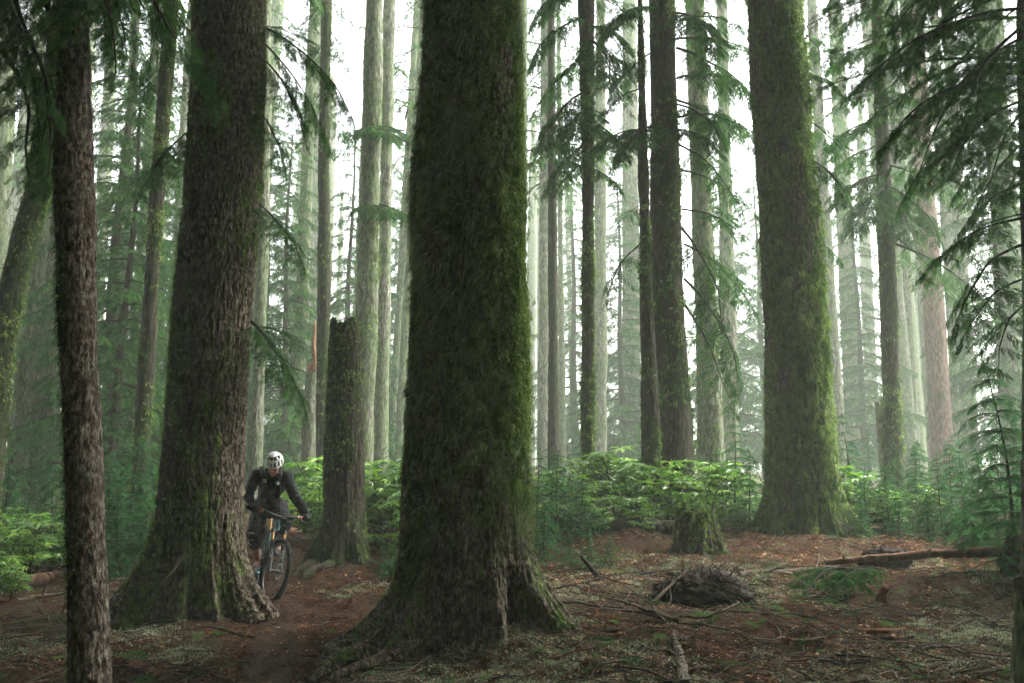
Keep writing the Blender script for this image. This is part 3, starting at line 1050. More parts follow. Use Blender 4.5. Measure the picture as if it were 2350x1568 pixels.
# --- trunks of the middle distance, each read off the photograph
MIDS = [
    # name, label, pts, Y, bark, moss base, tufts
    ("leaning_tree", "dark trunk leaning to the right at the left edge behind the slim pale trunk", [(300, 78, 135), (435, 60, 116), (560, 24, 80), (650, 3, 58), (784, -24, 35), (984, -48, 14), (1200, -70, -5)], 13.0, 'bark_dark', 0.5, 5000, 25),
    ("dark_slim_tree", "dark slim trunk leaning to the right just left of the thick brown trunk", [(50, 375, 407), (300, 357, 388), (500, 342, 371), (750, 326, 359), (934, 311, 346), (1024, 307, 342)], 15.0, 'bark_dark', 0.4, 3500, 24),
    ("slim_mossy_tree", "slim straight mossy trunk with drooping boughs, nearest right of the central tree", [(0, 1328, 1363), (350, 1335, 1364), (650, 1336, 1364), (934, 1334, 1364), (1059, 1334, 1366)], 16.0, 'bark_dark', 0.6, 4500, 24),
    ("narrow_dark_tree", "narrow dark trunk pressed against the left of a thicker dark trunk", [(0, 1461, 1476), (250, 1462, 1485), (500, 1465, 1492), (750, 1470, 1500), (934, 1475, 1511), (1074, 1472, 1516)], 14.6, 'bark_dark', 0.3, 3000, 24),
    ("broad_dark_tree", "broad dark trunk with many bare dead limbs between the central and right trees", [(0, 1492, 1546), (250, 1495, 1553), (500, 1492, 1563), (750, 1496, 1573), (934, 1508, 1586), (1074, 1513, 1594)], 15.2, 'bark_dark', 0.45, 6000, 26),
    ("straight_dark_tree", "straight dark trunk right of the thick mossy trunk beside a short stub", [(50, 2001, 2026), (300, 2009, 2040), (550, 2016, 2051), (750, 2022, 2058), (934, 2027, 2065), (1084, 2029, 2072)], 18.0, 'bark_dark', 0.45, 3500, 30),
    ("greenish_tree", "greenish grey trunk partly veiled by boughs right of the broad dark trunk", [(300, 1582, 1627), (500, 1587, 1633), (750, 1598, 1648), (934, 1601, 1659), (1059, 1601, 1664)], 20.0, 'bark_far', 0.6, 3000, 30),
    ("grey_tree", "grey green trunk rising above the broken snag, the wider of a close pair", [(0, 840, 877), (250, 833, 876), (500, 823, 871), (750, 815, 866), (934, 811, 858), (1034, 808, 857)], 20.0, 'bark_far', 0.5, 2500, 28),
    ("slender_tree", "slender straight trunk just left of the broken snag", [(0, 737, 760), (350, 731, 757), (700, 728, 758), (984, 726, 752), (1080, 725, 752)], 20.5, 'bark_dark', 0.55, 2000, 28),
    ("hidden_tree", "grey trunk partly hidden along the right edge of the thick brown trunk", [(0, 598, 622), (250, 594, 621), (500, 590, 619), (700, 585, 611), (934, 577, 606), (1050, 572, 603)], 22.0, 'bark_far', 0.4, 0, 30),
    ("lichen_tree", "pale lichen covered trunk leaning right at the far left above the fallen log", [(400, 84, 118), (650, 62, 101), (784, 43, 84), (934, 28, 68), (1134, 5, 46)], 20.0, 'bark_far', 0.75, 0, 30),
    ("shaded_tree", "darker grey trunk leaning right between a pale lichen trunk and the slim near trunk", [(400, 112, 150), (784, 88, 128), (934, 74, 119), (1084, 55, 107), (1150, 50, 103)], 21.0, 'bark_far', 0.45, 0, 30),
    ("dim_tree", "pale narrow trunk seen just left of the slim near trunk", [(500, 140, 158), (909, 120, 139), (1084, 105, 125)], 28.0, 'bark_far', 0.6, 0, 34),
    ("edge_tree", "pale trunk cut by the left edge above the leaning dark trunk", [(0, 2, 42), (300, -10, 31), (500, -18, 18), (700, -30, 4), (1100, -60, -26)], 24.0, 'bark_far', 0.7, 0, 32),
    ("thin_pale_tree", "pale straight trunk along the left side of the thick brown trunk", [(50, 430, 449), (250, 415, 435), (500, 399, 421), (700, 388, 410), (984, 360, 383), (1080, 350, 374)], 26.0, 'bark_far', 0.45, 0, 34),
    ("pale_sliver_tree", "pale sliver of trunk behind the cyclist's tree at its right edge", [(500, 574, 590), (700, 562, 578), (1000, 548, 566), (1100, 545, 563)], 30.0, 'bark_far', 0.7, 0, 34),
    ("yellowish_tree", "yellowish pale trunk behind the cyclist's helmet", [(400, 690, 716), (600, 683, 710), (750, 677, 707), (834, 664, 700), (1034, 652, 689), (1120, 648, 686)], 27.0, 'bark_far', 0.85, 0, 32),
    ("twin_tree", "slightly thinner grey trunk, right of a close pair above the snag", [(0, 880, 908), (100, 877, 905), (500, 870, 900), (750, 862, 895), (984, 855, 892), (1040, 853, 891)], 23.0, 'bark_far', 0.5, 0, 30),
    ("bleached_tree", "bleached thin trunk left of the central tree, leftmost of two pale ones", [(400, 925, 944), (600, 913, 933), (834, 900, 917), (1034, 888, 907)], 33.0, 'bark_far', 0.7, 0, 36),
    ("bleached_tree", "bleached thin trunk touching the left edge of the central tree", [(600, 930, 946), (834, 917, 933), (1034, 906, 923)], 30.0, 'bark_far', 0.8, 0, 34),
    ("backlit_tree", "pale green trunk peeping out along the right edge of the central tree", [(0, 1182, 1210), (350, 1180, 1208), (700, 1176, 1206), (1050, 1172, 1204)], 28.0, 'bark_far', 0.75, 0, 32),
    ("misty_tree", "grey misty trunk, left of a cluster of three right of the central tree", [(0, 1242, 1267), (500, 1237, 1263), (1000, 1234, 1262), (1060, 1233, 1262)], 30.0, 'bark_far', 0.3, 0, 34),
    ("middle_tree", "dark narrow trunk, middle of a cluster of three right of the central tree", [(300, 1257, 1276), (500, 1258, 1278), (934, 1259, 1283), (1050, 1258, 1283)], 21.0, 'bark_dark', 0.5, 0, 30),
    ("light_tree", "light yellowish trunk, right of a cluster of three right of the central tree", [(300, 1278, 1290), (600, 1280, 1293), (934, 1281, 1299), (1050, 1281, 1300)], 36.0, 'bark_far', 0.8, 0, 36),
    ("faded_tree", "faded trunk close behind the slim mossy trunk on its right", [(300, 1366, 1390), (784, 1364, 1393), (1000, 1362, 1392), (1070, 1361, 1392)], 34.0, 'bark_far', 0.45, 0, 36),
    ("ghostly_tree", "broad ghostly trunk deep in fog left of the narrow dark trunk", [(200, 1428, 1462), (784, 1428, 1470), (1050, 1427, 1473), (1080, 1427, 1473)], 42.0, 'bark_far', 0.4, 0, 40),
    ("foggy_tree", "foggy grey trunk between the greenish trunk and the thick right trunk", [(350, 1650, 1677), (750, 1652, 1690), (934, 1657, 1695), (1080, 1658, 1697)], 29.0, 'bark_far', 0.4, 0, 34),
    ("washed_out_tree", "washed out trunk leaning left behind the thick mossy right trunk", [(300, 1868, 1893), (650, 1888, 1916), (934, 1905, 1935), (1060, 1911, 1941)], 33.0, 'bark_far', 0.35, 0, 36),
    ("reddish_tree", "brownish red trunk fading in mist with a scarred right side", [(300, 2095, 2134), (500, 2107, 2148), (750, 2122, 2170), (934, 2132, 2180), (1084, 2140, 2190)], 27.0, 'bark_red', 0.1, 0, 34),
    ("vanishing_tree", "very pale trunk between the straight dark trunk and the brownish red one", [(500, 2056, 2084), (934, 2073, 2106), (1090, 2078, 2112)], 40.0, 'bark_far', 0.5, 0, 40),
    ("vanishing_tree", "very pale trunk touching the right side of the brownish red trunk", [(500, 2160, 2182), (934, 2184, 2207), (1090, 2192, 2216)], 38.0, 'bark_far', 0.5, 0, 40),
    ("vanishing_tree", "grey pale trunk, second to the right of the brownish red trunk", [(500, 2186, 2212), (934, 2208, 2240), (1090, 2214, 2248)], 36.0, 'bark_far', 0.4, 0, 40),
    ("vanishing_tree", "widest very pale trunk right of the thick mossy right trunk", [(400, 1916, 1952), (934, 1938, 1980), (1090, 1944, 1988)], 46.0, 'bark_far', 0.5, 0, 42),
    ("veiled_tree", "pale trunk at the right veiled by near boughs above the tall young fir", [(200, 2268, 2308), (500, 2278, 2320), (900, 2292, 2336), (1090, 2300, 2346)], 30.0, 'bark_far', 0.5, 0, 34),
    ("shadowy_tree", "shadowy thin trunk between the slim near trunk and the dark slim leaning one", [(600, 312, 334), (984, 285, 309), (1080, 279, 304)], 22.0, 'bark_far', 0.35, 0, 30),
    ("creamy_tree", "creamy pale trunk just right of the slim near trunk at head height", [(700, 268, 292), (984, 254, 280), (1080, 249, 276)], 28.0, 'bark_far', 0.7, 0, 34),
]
FARCROWN = []
for k in range(3):
    FARCROWN.append(crown_mb('far', 11 + k, 27, 3.0, 0.9, 46, 300 + k).mesh("crown", [M['twig'], M['needles']]))
RINGCROWN = [crown_mb('far', 5, 24, 3.0, 0.9, 56, 310 + k, down=0.35).mesh("crown", [M['twig'], M['needles']]) for k in range(2)]
MID = {}
for i, (nm, lb, pts, Y, bk, ms, nt_, ztop) in enumerate(MIDS):
    near = Y < 23
    kw = {}
    if nt_:
        kw['tuft'] = [("moss", 'moss', nt_ * 3, 0.042 if Y < 17 else 0.055, 0.017, {'clump': 9})]
    t, V, TH, h, base = make_tree(nm, lb, pts, Y, ztop, bark=bk, nth=72 if near else 36, dz=0.055 if near else 0.12, zview=(CAMZ + Y * 0.62) if near else (CAMZ + Y * 0.6),
                                  amp=0.020 if near else 0.018, f=12 if near else 9, moss=(ms, (10, 0.06), 0.15, 0.05), seed=100 + i, **kw)
    MID[lb] = (t, base, Y)
    if Y >= 26 and i % 2:
        o = obj("crown", FARCROWN[i % 3], t)
        o.rotation_euler.z = i * 1.3


def mid(word):
    for k in MID:
        if word in k:
            return MID[k]


def side_branches(word, key, specs, seed):
    """specs: (px start, py start, px end, py end, dY)"""
    t, base, Y = mid(word)
    children_branches(t, base, key, [(a, b, Y, c, d, Y + e) for (a, b, c, d, e) in specs], seed)


side_branches("slim straight mossy", 'mid', [
    (1340, 40, 1215, 150, -0.6), (1355, 60, 1450, 120, -0.8), (1345, 130, 1225, 260, 0.5), (1350, 150, 1445, 230, 0.6), (1345, 210, 1240, 330, -0.9),
    (1350, 275, 1440, 360, -0.7), (1345, 300, 1215, 380, 0.2), (1345, 330, 1255, 440, -0.8), (1355, 350, 1470, 330, 0.7), (1345, 370, 1275, 450, 0.5), (1355, 385, 1430, 445, -0.5), (1340, -40, 1215, 60, -0.4), (1350, -20, 1470, 60, 0.4), (1345, -60, 1255, 30, -1.0), (1352, 90, 1400, 200, -1.4), (1345, 250, 1300, 350, -1.3)], 1)
side_branches("broad dark trunk", 'mid', [
    (1545, 40, 1700, 60, -0.8), (1545, 90, 1735, 130, 0.5), (1550, 30, 1650, 120, -1.2), (1552, 110, 1740, 240, -0.6), (1553, 180, 1700, 190, -1.2), (1553, 230, 1735, 330, 0.4), (1555, 240, 1660, 330, -1.0), (1495, 300, 1365, 340, -0.7), (1530, 300, 1650, 350, -1.2), (1545, -20, 1720, -10, 0.6), (1500, 290, 1420, 370, -1.2), (1495, 20, 1385, 80, -1.2), (1495, 120, 1400, 230, 0.9)], 2)
side_branches("broad dark trunk", 'sparse', [
    (1555, 330, 1710, 500, -0.8), (1560, 390, 1740, 500, 0.4), (1565, 480, 1740, 570, -1.0), (1570, 640, 1700, 900, -0.8), (1572, 700, 1690, 960, 0.5), (1560, 520, 1660, 760, -1.2), (1552, 270, 1740, 310, -1.2), (1570, 560, 1735, 720, 0.3)], 3)
side_branches("narrow dark trunk", 'sparse', [(1468, 205, 1385, 280, -0.8), (1470, 560, 1390, 700, -0.6), (1472, 470, 1420, 520, 0.6), (1466, 60, 1405, 20, -0.7)], 4)
side_branches("straight dark trunk", 'mid', [
    (2030, 280, 1905, 340, -0.9), (2030, 330, 1900, 400, 0.6), (2035, 400, 1915, 470, -0.8), (2035, 430, 1960, 530, -1.2), (2040, 300, 2150, 370, -0.9), (2040, 380, 2190, 460, 0.5), (2045, 430, 2160, 560, -0.8), (2040, 460, 2100, 560, -1.2), (2035, 480, 1965, 545, 0.5), (2025, 200, 1910, 250, 0.4), (2030, 210, 2140, 260, -0.6), (2025, 100, 1900, 160, -0.5), (2025, 120, 2130, 170, -0.9), (2020, 20, 1910, 80, 0.3), (2024, 30, 2120, 90, 0.4), (2020, -60, 1900, 10, -0.4), (2022, -50, 2130, 10, -0.4)], 5)
side_branches("straight dark trunk", 'sparse', [(2055, 560, 2300, 740, -1.0), (2050, 540, 2200, 700, 0.6)], 6)
side_branches("grey green trunk rising", 'mid', [(850, 285, 815, 320, -0.8), (868, 290, 948, 330, -0.8), (850, 300, 900, 320, -1.5), (845, 470, 808, 490, -0.8), (866, 470, 955, 520, -0.9), (850, 475, 890, 500, -1.4)], 7)
side_branches("slender straight", 'mid', [(748, 90, 700, 180, 0.5), (750, 60, 800, 160, 0.5), (745, 200, 690, 300, 0.7), (748, 250, 800, 330, 0.6), (748, 0, 810, 60, 0.5), (745, 10, 690, 80, 0.5)], 8)
side_branches("greenish grey", 'mid', [(1610, 330, 1560, 420, 0.7), (1620, 350, 1680, 420, 0.7), (1615, 470, 1690, 520, 0.7), (1625, 600, 1700, 660, 0.7), (1605, 100, 1560, 200, 0.7), (1610, 150, 1680, 230, 0.7), (1620, 260, 1700, 320, 0.9)], 9)
side_branches("dark slim trunk leaning", 'mid', [(365, 380, 290, 460, 0.6), (365, 330, 430, 420, 0.7), (380, 150, 310, 230, 0.7), (390, 90, 450, 170, 0.6)], 10)

# --- short stubs and a broken red snag among the trunks
def stub(name, label, pts, Y, seed, topmat, cat="snag"):
    zt = at(pts[0][1], pts[0][0], Y)[2]
    V, TH, h, zb = trunk_grid(pts, Y, zt, 60, 0.05, 30, 0.02, 11, 0.2, seed, (), 0.02)
    jag = 0.16 * vnoise(np.stack([np.cos(TH[0]) * 2, np.sin(TH[0]) * 2, 0 * TH[0]], -1), seed) + 0.08 * vnoise(np.stack([np.cos(TH[0]) * 7, np.sin(TH[0]) * 7, 0 * TH[0]], -1), seed + 1)
    V[..., 2] += smoothstep(0.85, 1, np.linspace(0, 1, len(V)))[:, None] * jag[None]
    base = np.array((profile(pts, Y)[0, 1], Y, zb))
    Vl = V - base
    t = empty(name, label, cat, None, base)
    ms = moss_field(Vl, TH, h, 0.4, seed)
    n, nth = V.shape[:2]
    obj("trunk", mesh_np("trunk", Vl.reshape(-1, 3), [grid_faces(n, nth)], [M['bark_far']], attrs={"moss": ms.ravel()}, smooth=True), t)
    c = Vl[-1].mean(0)
    rg = [Vl[-1]]
    for q, d in ((0.6, 0.05), (0.1, 0.16)):
        x = c + (Vl[-1] - c) * q
        x[:, 2] += d + 0.06 * vnoise(x * 12, seed)
        rg.append(x)
    obj("broken_top", mesh_np("broken_top", np.stack(rg).reshape(-1, 3), [grid_faces(3, nth)], [topmat], smooth=True), t)
    return t, base


stub("broken_stub", "short broken grey stub leaning against the straight dark trunk on its left", [(930, 2013, 2034), (1000, 2016, 2038), (1084, 2022, 2042)], 19.5, 3, M['bark_far'])
t_, b_ = stub("splintered_snag", "thin snag with an orange splintered top left of the slender trunk", [(845, 703, 728), (934, 696, 727), (1080, 690, 724)], 22.5, 5, M['splinter'])
# the standing splinter of red wood
mb = MB()
A = at(722, 850, 22.35) - b_
Bp = at(721, 736, 22.35) - b_
zz = np.linspace(0, 1, 14)
P = A[None] + (Bp - A)[None] * zz[:, None]
P[:, 0] += 0.02 * np.sin(zz * 9)
tube_closed(mb, P, 0.075 * (1 - 0.75 * zz ** 2) * (1 + 0.2 * np.sin(zz * 23)), 7)
obj("splinter", mb.mesh("splinter", [M['splinter']]), t_)

# --- understorey hemlocks with full crowns
UC = [crown_mb('under', 0.9, 9.5, 2.3, 0.5, 80, 400 + k, down=0.35).mesh("crown", [M['twig'], M['needles']]) for k in range(2)]
UND = [
    (235, 20.5, 1.5, "tall misty hemlock just right of the slim near trunk"),
    (400, 29.0, 1.7, "tall misty hemlock behind the thick brown trunk on its left"),
    (590, 33.0, 1.7, "tall pale hemlock glimpsed right of the thick brown trunk"),
    (880, 40.0, 1.8, "tall faint hemlock behind the grey pair of trunks"),
    (1500, 52.0, 2.0, "very faint hemlock in the fog between the ghostly trunk and the narrow dark trunk"),
    (1760, 50.0, 2.0, "very faint hemlock in the fog just left of the thick mossy right trunk"),
    (1680, 42.0, 1.8, "faint hemlock in the fog behind the foggy grey trunk"),
    (1320, 44.0, 1.8, "faint hemlock in the fog behind the slim mossy trunk"),
    (2330, 29.0, 1.6, "tall misty hemlock at the right edge"),
    (262, 17.5, 1.0, "full crowned hemlock between the slim near trunk and the dark slim leaning one"),
    (330, 25.0, 1.35, "tall hazy hemlock filling the gap left of the thick brown trunk"),
    (640, 26.0, 1.2, "misty hemlock right of the thick brown trunk behind its boughs"),
    (790, 31.0, 1.4, "misty hemlock behind the slender trunk and the grey pair"),
    (1430, 38.0, 1.5, "pale hemlock in fog behind the broad ghostly trunk"),
    (940, 36.0, 1.5, "pale hemlock in fog left of the central tree"),
    (1990, 40.0, 1.5, "pale hemlock in fog behind the straight dark trunk"),
]
for i, (px, Y, sc, lb) in enumerate(UND):
    x = at(px, 1080, Y)[0]
    z = g1(x, Y)
    t = empty("hemlock", lb, "tree", "hemlocks with low crowns in the mist", (x, Y, z))
    zs = np.linspace(-0.3, 9.8 * sc, 40)
    P = np.stack([0.05 * np.sin(zs * 0.7 + i), 0.05 * np.cos(zs * 0.6 + i), zs], -1)
    V, F = tube(P, 0.13 * sc * (1 - np.linspace(0, 0.9, 40)), 14)
    obj("trunk", mesh_np("trunk", V, [F], [M['bark_dark']], attrs={"moss": 0.4 + 0.4 * vnoise(V * 3, i)}, smooth=True), t)
    o = obj("crown", UC[i % 2], t)
    o.scale = (sc,) * 3
    o.rotation_euler.z = i * 2.1

# --- the far stand, trunk after trunk dissolving in the fog
far_me = []
for k in range(4):
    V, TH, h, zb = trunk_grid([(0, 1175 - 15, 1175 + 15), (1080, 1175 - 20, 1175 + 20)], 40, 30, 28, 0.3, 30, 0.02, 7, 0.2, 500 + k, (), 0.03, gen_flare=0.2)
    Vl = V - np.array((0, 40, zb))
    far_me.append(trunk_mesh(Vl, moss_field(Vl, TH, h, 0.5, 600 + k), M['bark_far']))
rf = np.random.default_rng(77)
placed = []
n_far = 0
tries = 0
while n_far < 74 and tries < 5000:
    tries += 1
    Y = rf.uniform(36, 88)
    x = rf.uniform(-0.72, 0.72) * Y
    if any((x - a) ** 2 + (Y - b) ** 2 < 7 for a, b in placed):
        continue
    u = x / Y * F2 + 1175
    if (1480 < u < 1760 or 1880 < u < 2000) and rf.random() < 0.6:
        continue
    placed.append((x, Y))
    z = g1(x, Y)
    t = empty("distant_tree", "pale tree far back in the fog", "tree", "trees dissolving in the fog", (x, Y, z))
    o = obj("trunk", far_me[n_far % 4], t)
    s = rf.uniform(0.75, 1.35)
    o.scale = (s, s, 1.0)
    o.rotation_euler = (rf.normal(0, 0.012), rf.normal(0, 0.012), rf.uniform(0, 6))
    if n_far % 4 == 0:
        c = obj("crown", (RINGCROWN[n_far % 2] if n_far % 2 else FARCROWN[n_far % 3]), t)
        c.rotation_euler.z = rf.uniform(0, 6)
        c.scale = (1.1, 1.1, 1.05)
    n_far += 1

# --- hemlock whose boughs hang in at the top left, trunk outside the frame
xL = at(-120, 1080, 5.6)
bTL = np.array((xL[0], 5.6, g1(xL[0], 5.6)))
tTL = empty("drooping_hemlock", "dark green drooping hemlock boughs hanging in at the top left corner", "tree", None, bTL)
zs = np.linspace(-0.3, 9, 60)
V, F = tube(np.stack([0.04 * np.sin(zs), 0.04 * np.cos(zs), zs], -1), 0.13 * (1 - zs / 14), 20)
obj("trunk", mesh_np("trunk", V, [F], [M['bark_dark']], attrs={"moss": 0.5 + 0.4 * vnoise(V * 3, 3)}, smooth=True), tTL)
children_branches(tTL, bTL, 'near', [
    (-110, -200, 5.6, 130, 90, 4.9), (-110, -260, 5.6, 230, 20, 4.6), (-100, -330, 5.6, 330, 20, 4.7), (-100, -380, 5.6, 400, 90, 4.8), (-110, -100, 5.6, 90, 330, 5.0), (-110, -40, 5.6, 70, 420, 5.2),
    (20, -150, 5.1, 95, 330, 5.0), (-60, -120, 5.4, 118, 240, 4.6), (100, -200, 5.0, 290, 110, 4.9), (200, -220, 4.8, 370, 60, 4.9), (90, -120, 4.9, 245, 120, 4.55), (-60, -60, 5.3, 40, 200, 5.0),
    (0, -260, 5.2, 200, 120, 5.3), (120, -260, 5.2, 260, 70, 5.2), (40, 60, 5.1, 110, 400, 5.0), (180, -80, 4.6, 262, 190, 4.5), (-40, -220, 5.3, 60, 60, 5.4), (60, -240, 5.2, 150, 40, 4.8)], 21, 0.4)

# --- tree at the right edge whose long boughs reach in
xR = at(2372, 1080, 8.6)
RE_PTS = [(-200, 2340, 2425), (500, 2348, 2440), (1000, 2352, 2452), (1300, 2352, 2462)]
tRE, VRE, _, _, bRE = make_tree("bough_tree", "tree at the right edge whose long dark boughs reach across the upper right", RE_PTS, 8.8, 11, bark='bark_dark', nth=80, dz=0.04, zview=7, amp=0.015, f=18, moss=(0.4, None, 0.1, 0), seed=41)
children_branches(tRE, bRE, 'bough', [
    (2345, 20, 8.8, 1960, 210, 8.4), (2345, 140, 8.8, 1880, 205, 9.2), (2345, 150, 8.8, 2020, 350, 8.2), (2348, 60, 8.8, 2100, 420, 8.6), (2345, 190, 8.8, 2120, 330, 9.4),
    (2345, -60, 8.8, 2050, 60, 8.0), (2345, -120, 8.8, 1900, 20, 8.8), (2345, -90, 8.8, 2150, 90, 9.5), (2350, 230, 8.8, 2170, 420, 8.1), (2350, 300, 8.8, 2180, 470, 9.2), (2350, 260, 8.8, 2260, 470, 7.9), (2345, -150, 8.8, 2200, -20, 7.9), (2345, 90, 8.8, 2240, 250, 7.7), (2345, 40, 9, 1900, 130, 9.8), (2345, 100, 9, 1990, 280, 9.6), (2345, -40, 9, 1850, 60, 10), (2345, -20, 8.8, 2080, 150, 8.3), (2345, 200, 9, 2060, 480, 9.4), (2345, 120, 9, 2200, 380, 8.9), (2345, 330, 9, 2230, 560, 8.8), (2345, -180, 9, 2000, -20, 9.2), (2345, 10, 9, 2130, 250, 9.9), (2345, 380, 9, 2270, 600, 9.3), (2345, -130, 8, 2120, 30, 8.0)], 31, 0.35)
children_branches(tRE, bRE, 'sparse', [
    (2350, 500, 8.8, 2110, 640, 8.5), (2350, 490, 8.8, 2150, 600, 9.3), (2350, 640, 8.8, 2200, 800, 8.4), (2350, 560, 8.8, 2190, 760, 8.2), (2350, 700, 8.8, 2290, 860, 8.1), (2350, 420, 8.8, 2200, 560, 8.4)], 32, 0.35)

# --- the high crowns of the near trees, above the picture, which shade the forest floor
HIGH = [crown_mb('far', 0, 13, 5.0, 2.5, 330, 700 + k, down=0.2).mesh("crown", [M['twig'], M['needles']]) for k in range(2)]


def high_crown(t, base, Y, dz, seed, sc=1.0):
    o = obj("crown", HIGH[seed % 2], t)
    o.location = (0, 0, dz)
    o.rotation_euler.z = seed * 1.7
    o.scale = (sc, sc, 1)


for i, (t, b, Y, zt) in enumerate(((tC, bC, 7.7, 11), (tL, bL, 9.4, 12), (tR, bR, 13.4, 14.5), (tRE, bRE, 8.8, 10.5), (tTL, bTL, 5.6, 8.8), (tT, bT, 4.8, 8))):
    # carry the trunk on upwards through its crown
    zs = np.linspace(zt - 0.6, zt + 14, 20)
    r0_ = 0.42 if i < 3 else 0.11
    V, F = tube(np.stack([0 * zs, 0 * zs, zs - b[2] + 0 * zs], -1), r0_ * (1 - 0.9 * np.linspace(0, 1, 20)), 16)
    high_crown(t, b, Y, zt + 1.0 - b[2], i, 1.0 if i < 4 else 0.7)
for i, w in enumerate(("dark trunk leaning", "dark slim trunk leaning")):
    t, b, Y = mid(w)
    high_crown(t, b, Y, CAMZ + Y * 0.60 + 2.6 - b[2], i + 3, 0.85)


# --- unseen wood added behind and beside the camera to shade the foreground
def shade_wood():
    rng = np.random.default_rng(91)
    mb = MB()
    pts = []
    while len(pts) < 158:
        a = rng.uniform(0, 2 * math.pi)
        r = rng.uniform(4.2, 26)
        x, y = r * math.cos(a), r * math.sin(a) - 2
        if y > 15 or y > 9 and x > 0 or y > -1.5 and abs(x) < 0.8 * (y + 2) + 4.5:
            continue
        az = math.degrees(math.atan2(x, y)) % 360
        if 62 < az < 85:  # gap left open in the added wood to let the sun in
            continue
        if any((x - b) ** 2 + (y - c) ** 2 < 5 for b, c in pts):
            continue
        pts.append((x, y))
    for x, y in pts:
        z0 = g1(x, y)
        zs = np.linspace(z0 - 0.3, z0 + 26, 8)
        V, F = tube(np.stack([x + 0 * zs, y + 0 * zs, zs], -1), rng.uniform(0.18, 0.5) * (1 - np.linspace(0, 0.9, 8)), 10)
        mb.add(V, F, 0)
        n = 200
        u = rng.uniform(0, 1, n)
        z = z0 + 2.0 + 23 * u
        a = rng.uniform(0, 2 * math.pi, n)
        rr = rng.uniform(0.1, 1.2, n)
        P = np.stack([x + rr * np.cos(a), y + rr * np.sin(a), z], -1)
        D = np.stack([np.cos(a), np.sin(a), rng.uniform(-0.5, 0.0, n)], -1)
        add_fronds(mb, 2, P, D, (3.2 - 2.2 * u) * rng.uniform(0.7, 1.2, n), rng)
    tag(obj("forest", mb.mesh("forest", [M['bark_dark'], M['needles']])), "dense unseen conifer wood added around the viewpoint to shade the foreground", "forest", kind="stuff")


shade_wood()

# ------------------------------------------------------------------ rhododendrons, saplings, seedlings
def leaf_block(mb, pos, d, nrm, L, Wd, rng, mat, rnd):
    """one long leaf folded along its midrib and bending down to the tip"""
    d = d / np.linalg.norm(d)
    s = np.cross(nrm, d)
    s /= np.linalg.norm(s) + 1e-9
    u = np.cross(d, s)
    dn = np.array((0, 0, -1.0))
    pts = []
    for t, w, b in ((0.0, 0.06, 0), (0.33, 0.42, 0.02), (0.68, 0.40, 0.10), (1.0, 0.02, 0.25)):
        c = pos + d * (L * t) + dn * (L * b)
        pts += [c - s * (Wd * w) + u * (Wd * 0.22 * (w > 0.1)), c, c + s * (Wd * w) + u * (Wd * 0.22 * (w > 0.1))]
    F = []
    for k in range(3):
        a = k * 3
        F += [(a, a + 1, a + 4, a + 3), (a + 1, a + 2, a + 5, a + 4)]
    mb.add(pts, F, mat, rnd)


def rhodo_mesh(seed, nst=8, H=1.0):
    rng = np.random.default_rng(seed)
    mb = MB()
    def whorl(p, up, size):
        n = rng.integers(7, 11)
        a0 = rng.uniform(0, 6.3)
        t0 = np.clip(rng.normal(0.5, 0.22), 0, 1)
        for k in range(n):
            a = a0 + k * 2 * math.pi / n + rng.normal(0, 0.15)
            rad = np.array((math.cos(a), math.sin(a), 0))
            el = rng.uniform(-0.25, 0.35)
            d = rad + up * el
            leaf_block(mb, p + rad * 0.008, d, up + rng.normal(0, 0.15, 3), size * rng.uniform(0.75, 1.15), size * rng.uniform(0.28, 0.36), rng, 1, float(np.clip(t0 + rng.normal(0, 0.16), 0, 1)))
    for s in range(nst):
        a = s * 2.4 + rng.uniform(-0.4, 0.4)
        out = rng.uniform(0.1, 0.5)
        h = H * rng.uniform(0.35, 1.15)
        t = np.linspace(0, 1, 9)
        P = np.stack([math.cos(a) * out * t ** 1.2 + 0.03 * np.sin(t * 7 + s), math.sin(a) * out * t ** 1.2 + 0.03 * np.cos(t * 6 + s), h * t ** 0.85], -1)
        V, F = tube(P, 0.009 * (1 - 0.6 * t), 5)
        mb.add(V, F, 0)
        whorl(P[-1], np.array((math.cos(a) * 0.3, math.sin(a) * 0.3, 1.0)), 0.20)
        for q in range(rng.integers(3, 5)):
            tk = rng.uniform(0.2, 0.95)
            p0 = np.array([np.interp(tk, t, P[:, c]) for c in range(3)])
            b = rng.uniform(0, 6.3)
            l = rng.uniform(0.10, 0.26)
            d = np.array((math.cos(b), math.sin(b), rng.uniform(0.2, 0.9)))
            p1 = p0 + d * l
            V, F = tube(np.array([p0, (p0 + p1) / 2 + (0, 0, 0.01), p1]), (0.005, 0.004, 0.003), 4)
            mb.add(V, F, 0)
            whorl(p1, d * 0.4 + np.array((0, 0, 0.8)), 0.17)
    return mb.mesh("leaves", [M['twig'], M['rhodo']])


RHO = [rhodo_mesh(900 + k, 9 + k % 3, 0.95) for k in range(6)]


